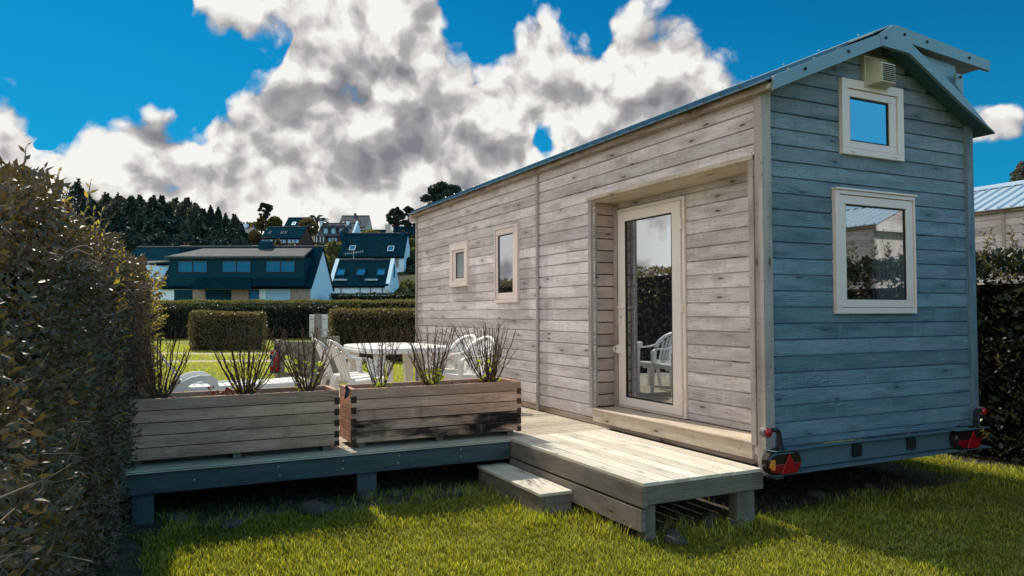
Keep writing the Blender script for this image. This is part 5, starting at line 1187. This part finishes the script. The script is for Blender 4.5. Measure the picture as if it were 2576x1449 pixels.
for i, (px, top, w, d, mt) in enumerate([(1034, 602, 15, 120, 'far_hedge_leaf'), (1042, 625, 18, 112, 'far_hedge_leaf'), (1030, 650, 15, 108, 'pine_leaf'), (1040, 668, 18, 104, 'pine_leaf'), (1046, 590, 12, 130, 'pine_leaf'), (840, 607, 24, 115, 'far_hedge_leaf'), (700, 604, 14, 108, 'brown_tree_leaf'), (735, 614, 24, 104, 'far_hedge_leaf'), (640, 580, 16, 128, 'brown_tree_leaf'), (795, 620, 26, 106, 'far_hedge_leaf'), (835, 645, 16, 95, 'far_hedge_leaf'), (1025, 705, 22, 90, 'far_hedge_leaf'), (1015, 722, 18, 84, 'far_hedge_leaf'), (930, 580, 30, 165, 'far_hedge_leaf')]):
    lb = ['cloud pruned bush right of the large house', 'larger cloud pruned bush against the cabin corner', 'dark bush right of the large house wall', 'dark bush below the cloud pruned bushes', 'dark bush under the lighter roof on the right', 'square dark bush left of the large house roof', 'reddish bush behind the blue house chimney', 'low bush below the dark clad house', 'brown bush beside the distant cottage', 'rough bush on the bank below the terrace wall', 'bush in the gap between blue house and low house', 'scrub on the bank right of the low house', 'low scrub at the foot of the bank right of the low house', 'scrub along the crest wall'][i]
    o = tree('bush', lb, d, px, top, ground_z(d, uz(d, px, 600)[0])-.8, w, 'round', 400+i, 'bushes on the hillside', mat=mt, n=2600); o['category'] = 'bush'
# palm
def palm(label, d, px, top, R, seed):
    u, zt = uz(d, px, top); bz = 16.; r = random.Random(seed); root = empty('palm_tree', tuple(fr(d, u, bz)), -YAW, label, 'tree', 'palms behind the bare tree'); H = zt-bz-R*.35
    MB().tube([(0, 0, -1), (0, 0, H)], [.35, .3], 8).build('trunk', 'bark', root); m = MB()
    for k in range(34):
        a = r.uniform(0, 2*PI); el = r.uniform(-.1, 1.35); pts = []
        for j in range(7): t = j/6; pts.append(Vector((math.cos(a)*R*t*math.cos(el), math.sin(a)*R*t*math.cos(el), H+R*(t*math.sin(el)*.9-t*t*.55))))
        for j in range(6):
            s = Vector((-math.sin(a), math.cos(a), 0))*.16*(1-j/7); dn = Vector((0, 0, -.22*(1-abs(j-3)/4)))
            m.quad([pts[j]-s+dn, pts[j], pts[j+1], pts[j+1]-s*.9+dn]); m.quad([pts[j], pts[j]+s+dn, pts[j+1]+s*.9+dn, pts[j+1]])
    m.build('fronds', 'pine_leaf', root)
palm('taller palm tree with arching fronds on the skyline', 155, 797, 539, 3.4, 1); palm('smaller palm tree just left of the taller palm', 160, 768, 549, 2.4, 2)

# ------------------------------------------------------------------ sun and sky
sun = bpy.data.lights.new('sun', 'SUN'); so = bpy.data.objects.new('sun', sun); COL.objects.link(so)
SD = Vector((-.13, 1.0, 1.0)).normalized()      # direction towards the sun
sun.energy = 5.0; sun.angle = math.radians(.5); sun.color = (1, .93, .80)
so.rotation_euler = SD.to_track_quat('Z', 'Y').to_euler()
wd = bpy.data.worlds.new('World'); S.world = wd; wd.use_nodes = True; wt = wd.node_tree; wt.nodes.clear()
class WN(NT):
    def __init__(s, tree): s.t = tree
SKYMUL = (.008, .51, .74); BACKSKY = (.34, .92, 1.42); CLOUDK = 1.0; CLOUDO = 1.75  # BACKSKY and CLOUDO overbrighten the unseen sky as added fill light
w = WN(wt)
gen = w.n('ShaderNodeTexCoord').outputs['Generated']
sky = w.n('ShaderNodeTexSky', sky_type='NISHITA', sun_disc=False); sky.sun_elevation = math.asin(SD.z); sky.sun_rotation = math.atan2(SD.x, SD.y); sky.air_density = 1.; sky.dust_density = .4; sky.ozone_density = 3.
def vm(tr, op, a, b=None, sc=None):
    nd = tr.t.nodes.new('ShaderNodeVectorMath'); nd.operation = op
    for i, v in enumerate((a, b)):
        if v is None: continue
        if isinstance(v, (tuple, list, Vector)): nd.inputs[i].default_value = tuple(v)
        else: tr.l(v, nd.inputs[i])
    if sc is not None:
        if isinstance(sc, (int, float)): nd.inputs['Scale'].default_value = sc
        else: tr.l(sc, nd.inputs['Scale'])
    return nd.outputs['Value' if op in ('DISTANCE', 'DOT_PRODUCT', 'LENGTH') else 'Vector']
# puffy height field of the clouds, sampled twice (the difference gives the shading towards the light)
pg = bpy.data.node_groups.new('cloud_puffs', 'ShaderNodeTree'); pg.interface.new_socket('Dir', in_out='INPUT', socket_type='NodeSocketVector'); pg.interface.new_socket('Height', in_out='OUTPUT', socket_type='NodeSocketFloat')
c_ = WN(pg); gi = c_.n('NodeGroupInput').outputs[0]; go = c_.n('NodeGroupOutput')
def voro(tr, v, scale, detail, rough=.5):
    nd = tr.n('ShaderNodeTexVoronoi'); nd.feature = 'F1'; nd.inputs['Scale'].default_value = scale; nd.inputs['Detail'].default_value = detail; nd.inputs['Roughness'].default_value = rough; tr.l(v, nd.inputs['Vector']); return nd.outputs['Distance']
H_ = c_.math('ADD', c_.math('MULTIPLY', c_.noise(gi, 5.5, 9, .62), 1.3), c_.math('MULTIPLY', voro(c_, gi, 12, 2.2, .62), -.5))
c_.l(H_, go.inputs[0])
def puffs(v): g_ = w.n('ShaderNodeGroup', node_tree=pg); w.l(v, g_.inputs[0]); return g_.outputs[0]
wn = w.n('ShaderNodeTexNoise'); wn.inputs['Scale'].default_value = 6; wn.inputs['Detail'].default_value = 4; wn.inputs['Roughness'].default_value = .6; w.l(gen, wn.inputs['Vector'])
wv = vm(w, 'ADD', gen, vm(w, 'SCALE', vm(w, 'SUBTRACT', wn.outputs['Color'], (.5, .5, .5)), sc=.085))
h0 = puffs(wv); h1 = puffs(vm(w, 'ADD', wv, (-.010, .0, .030)))
# bearing coordinates (tangent of azimuth and elevation about the cabin's direction)
def bear(v):
    f = w.math('MAXIMUM', vm(w, 'DOT_PRODUCT', v, tuple(FW)), .05); return w.math('DIVIDE', vm(w, 'DOT_PRODUCT', v, tuple(RT)), f), w.math('DIVIDE', w.sep(v)[2], f)
bu, bv = bear(wv)
def curve(pts, x):
    """pts: bearings (px, py) -> elevation tangent as a function of azimuth tangent"""
    nd = w.n('ShaderNodeFloatCurve'); cu = nd.mapping.curves[0]; P = [((a-1288)/FPX*.5+.5, (787-b)/FPX) for a, b in pts]; P = [(min(max(a, 0), 1), min(max(b, 0), 1)) for a, b in P]
    cu.points[0].location = P[0]; cu.points[1].location = P[-1]
    for a in P[1:-1]: cu.points.new(*a)
    nd.mapping.update(); w.l(w.math('MULTIPLY_ADD', x, .5, .5, True), nd.inputs['Value']); return nd.outputs[0]
top = curve([(-576, 260), (-200, 150), (0, 170), (60, 235), (105, 310), (150, 300), (200, 255), (310, 235), (350, 205), (410, 205), (455, 255), (490, 265), (530, 225), (610, 190), (675, 150), (705, 40), (740, -120), (1080, -120), (1120, 0), (1160, 90), (1210, 125), (1260, 105), (1295, 40), (1330, -15), (1390, 0), (1440, 40), (1480, 25), (1530, 50), (1550, 0), (1590, -40), (1650, -20), (1700, 20), (1780, 70), (1850, 115), (1905, 190), (1930, 400), (1960, 700), (3150, 700)], bu)
tongue = curve([(-576, -1000), (420, -600), (485, -60), (525, 50), (600, 95), (690, 145), (760, 160), (900, 160), (3150, 160)], bu)
m_ = w.math('MULTIPLY', w.math('SUBTRACT', w.math('ADD', top, .018), bv), 11.)                                   # >0 below the top line
m2 = w.math('MINIMUM', w.math('MULTIPLY', w.math('SUBTRACT', w.math('ADD', bv, .022), tongue), 9.), w.math('MULTIPLY', w.math('SUBTRACT', (1110-1288)/FPX, bu), 9.))
body = w.math('MAXIMUM', m_, m2)
def blob(px, py, rx, ry):
    a = w.math('MULTIPLY', w.math('SUBTRACT', bu, (px-1288)/FPX), FPX/rx); b = w.math('MULTIPLY', w.math('SUBTRACT', bv, (787-py)/FPX), FPX/ry)
    return w.math('SUBTRACT', 1., w.math('SQRT', w.math('ADD', w.math('MULTIPLY', a, a), w.math('MULTIPLY', b, b))))
for px, py, rx, ry, k in ((2530, 318, 130, 62, 1.1), (2465, 468, 62, 60, 1.), (2640, 330, 130, 60, .8)): body = w.math('MAXIMUM', body, w.math('MULTIPLY', blob(px, py, rx, ry), k))
body = w.math('MINIMUM', body, 1.05)
for px, py, rx, ry, k in ((1362, 375, 40, 60, .7), (112, 338, 26, 18, .8)): 
    if k: body = w.math('SUBTRACT', body, w.math('MAXIMUM', w.math('MULTIPLY', blob(px, py, rx*1.35, ry*1.35), k*2.), 0.))
gx_, gy_, gz_ = w.sep(gen)
front = w.ramp(vm(w, 'DOT_PRODUCT', gen, tuple(FW)), .30, .55)
# elsewhere: cloud banks near the horizon, open sky overhead and on the side away from the sun
big = w.noise(gen, 1.8, 2, .5)
oth = w.math('ADD', w.math('MULTIPLY', w.math('SUBTRACT', w.math('ADD', w.ramp(gz_, .22, .05, 0, .75), w.math('MULTIPLY', big, 1.2)), 1.0), 1.6), w.ramp(w.math('MULTIPLY', gx_, -1), .05, .6, 0, 1.3))
cov = w.n('ShaderNodeMix'); w.l(front, cov.inputs[0]); w.l(oth, cov.inputs[2]); w.l(body, cov.inputs[3]); cov = cov.outputs[0]
den = w.math('ADD', cov, w.math('MULTIPLY', w.math('SUBTRACT', h0, .30), 1.5))
alpha = w.ramp(den, -.02, .34)
rel = w.math('SUBTRACT', h0, h1)
patch = w.noise(wv, 3.6, 2, .5); dark = None
for px, py, rx, ry, k in ((820, 262, 170, 70, .75), (985, 395, 190, 80, .75), (375, 295, 110, 48, .6), (760, 70, 110, 90, .5), (30, 340, 90, 50, .4), (1650, 290, 260, 90, .28), (610, 430, 190, 60, .5), (250, 480, 260, 50, .4), (540, 300, 60, 40, .35), (860, 480, 220, 40, .35), (1130, 470, 120, 50, .4)):
    b_ = w.math('MULTIPLY', w.ramp(blob(px, py, rx*1.25, ry*1.25), .0, .75), k*.62); dark = b_ if dark is None else w.math('MAXIMUM', dark, b_)
dark = w.math('MULTIPLY', dark, front)
lit = w.math('ADD', w.math('MULTIPLY', rel, 1.75), .84)
lit = w.math('SUBTRACT', lit, w.math('MULTIPLY', w.ramp(den, .30, 1.25), .20)); lit = w.math('SUBTRACT', lit, w.math('MULTIPLY', w.ramp(patch, .42, .66), .13)); lit = w.math('SUBTRACT', lit, dark); lit = w.math('ADD', lit, w.ramp(gz_, .24, .06, 0, .20), None, True)
cr = w.n('ShaderNodeValToRGB'); w.l(lit, cr.inputs[0]); e = cr.color_ramp.elements; e[0].position = .0; e[0].color = (.22, .225, .25, 1); e[1].position = .88; e[1].color = (.93, .91, .87, 1); k = e.new(.25); k.color = (.33, .33, .35, 1); k = e.new(.48); k.color = (.44, .42, .425, 1); k = e.new(.70); k.color = (.72, .69, .67, 1)
# clear sky: the Nishita sky, deepened to the strong blue of the photograph
sb = w.n('ShaderNodeVectorMath', operation='MULTIPLY'); w.l(sky.outputs[0], sb.inputs[0]); sb.inputs[1].default_value = SKYMUL
hz = w.ramp(gz_, .05, .45, 1, 0)
blue = w.mix(w.math('MULTIPLY', hz, .45), sb.outputs[0], tuple(a/.1 for a in (.02, .36, .66)))
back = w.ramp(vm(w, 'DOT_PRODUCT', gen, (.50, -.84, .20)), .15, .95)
blue = w.mix(w.math('MULTIPLY', back, .85), blue, tuple(a/.1 for a in BACKSKY)); blue = w.mix(w.math('MULTIPLY', w.ramp(gz_, .44, .75), .8), blue, (1.6, 3.2, 4.8))  # sky behind and overhead brightened to fill the shaded sides
ck = w.math('MULTIPLY', w.ramp(front, 0, 1, CLOUDO, CLOUDK), 10.); clc = w.mix(1., cr.outputs[0], w.comb(ck, ck, ck), 'MULTIPLY')  # clouds outside the forward view boosted as added fill
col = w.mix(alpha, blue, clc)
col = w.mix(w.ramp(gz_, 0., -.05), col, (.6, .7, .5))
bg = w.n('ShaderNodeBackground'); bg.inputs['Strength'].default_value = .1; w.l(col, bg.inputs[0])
wo = w.n('ShaderNodeOutputWorld'); w.l(bg.outputs[0], wo.inputs[0])
wd.cycles.sampling_method = 'MANUAL'; wd.cycles.sample_map_resolution = 256

S.view_settings.view_transform = 'Standard'; S.view_settings.look = 'None'; S.view_settings.exposure = 0; S.view_settings.gamma = 1
S.cycles.max_bounces = 6; S.cycles.transparent_max_bounces = 4; S.cycles.use_denoising = True
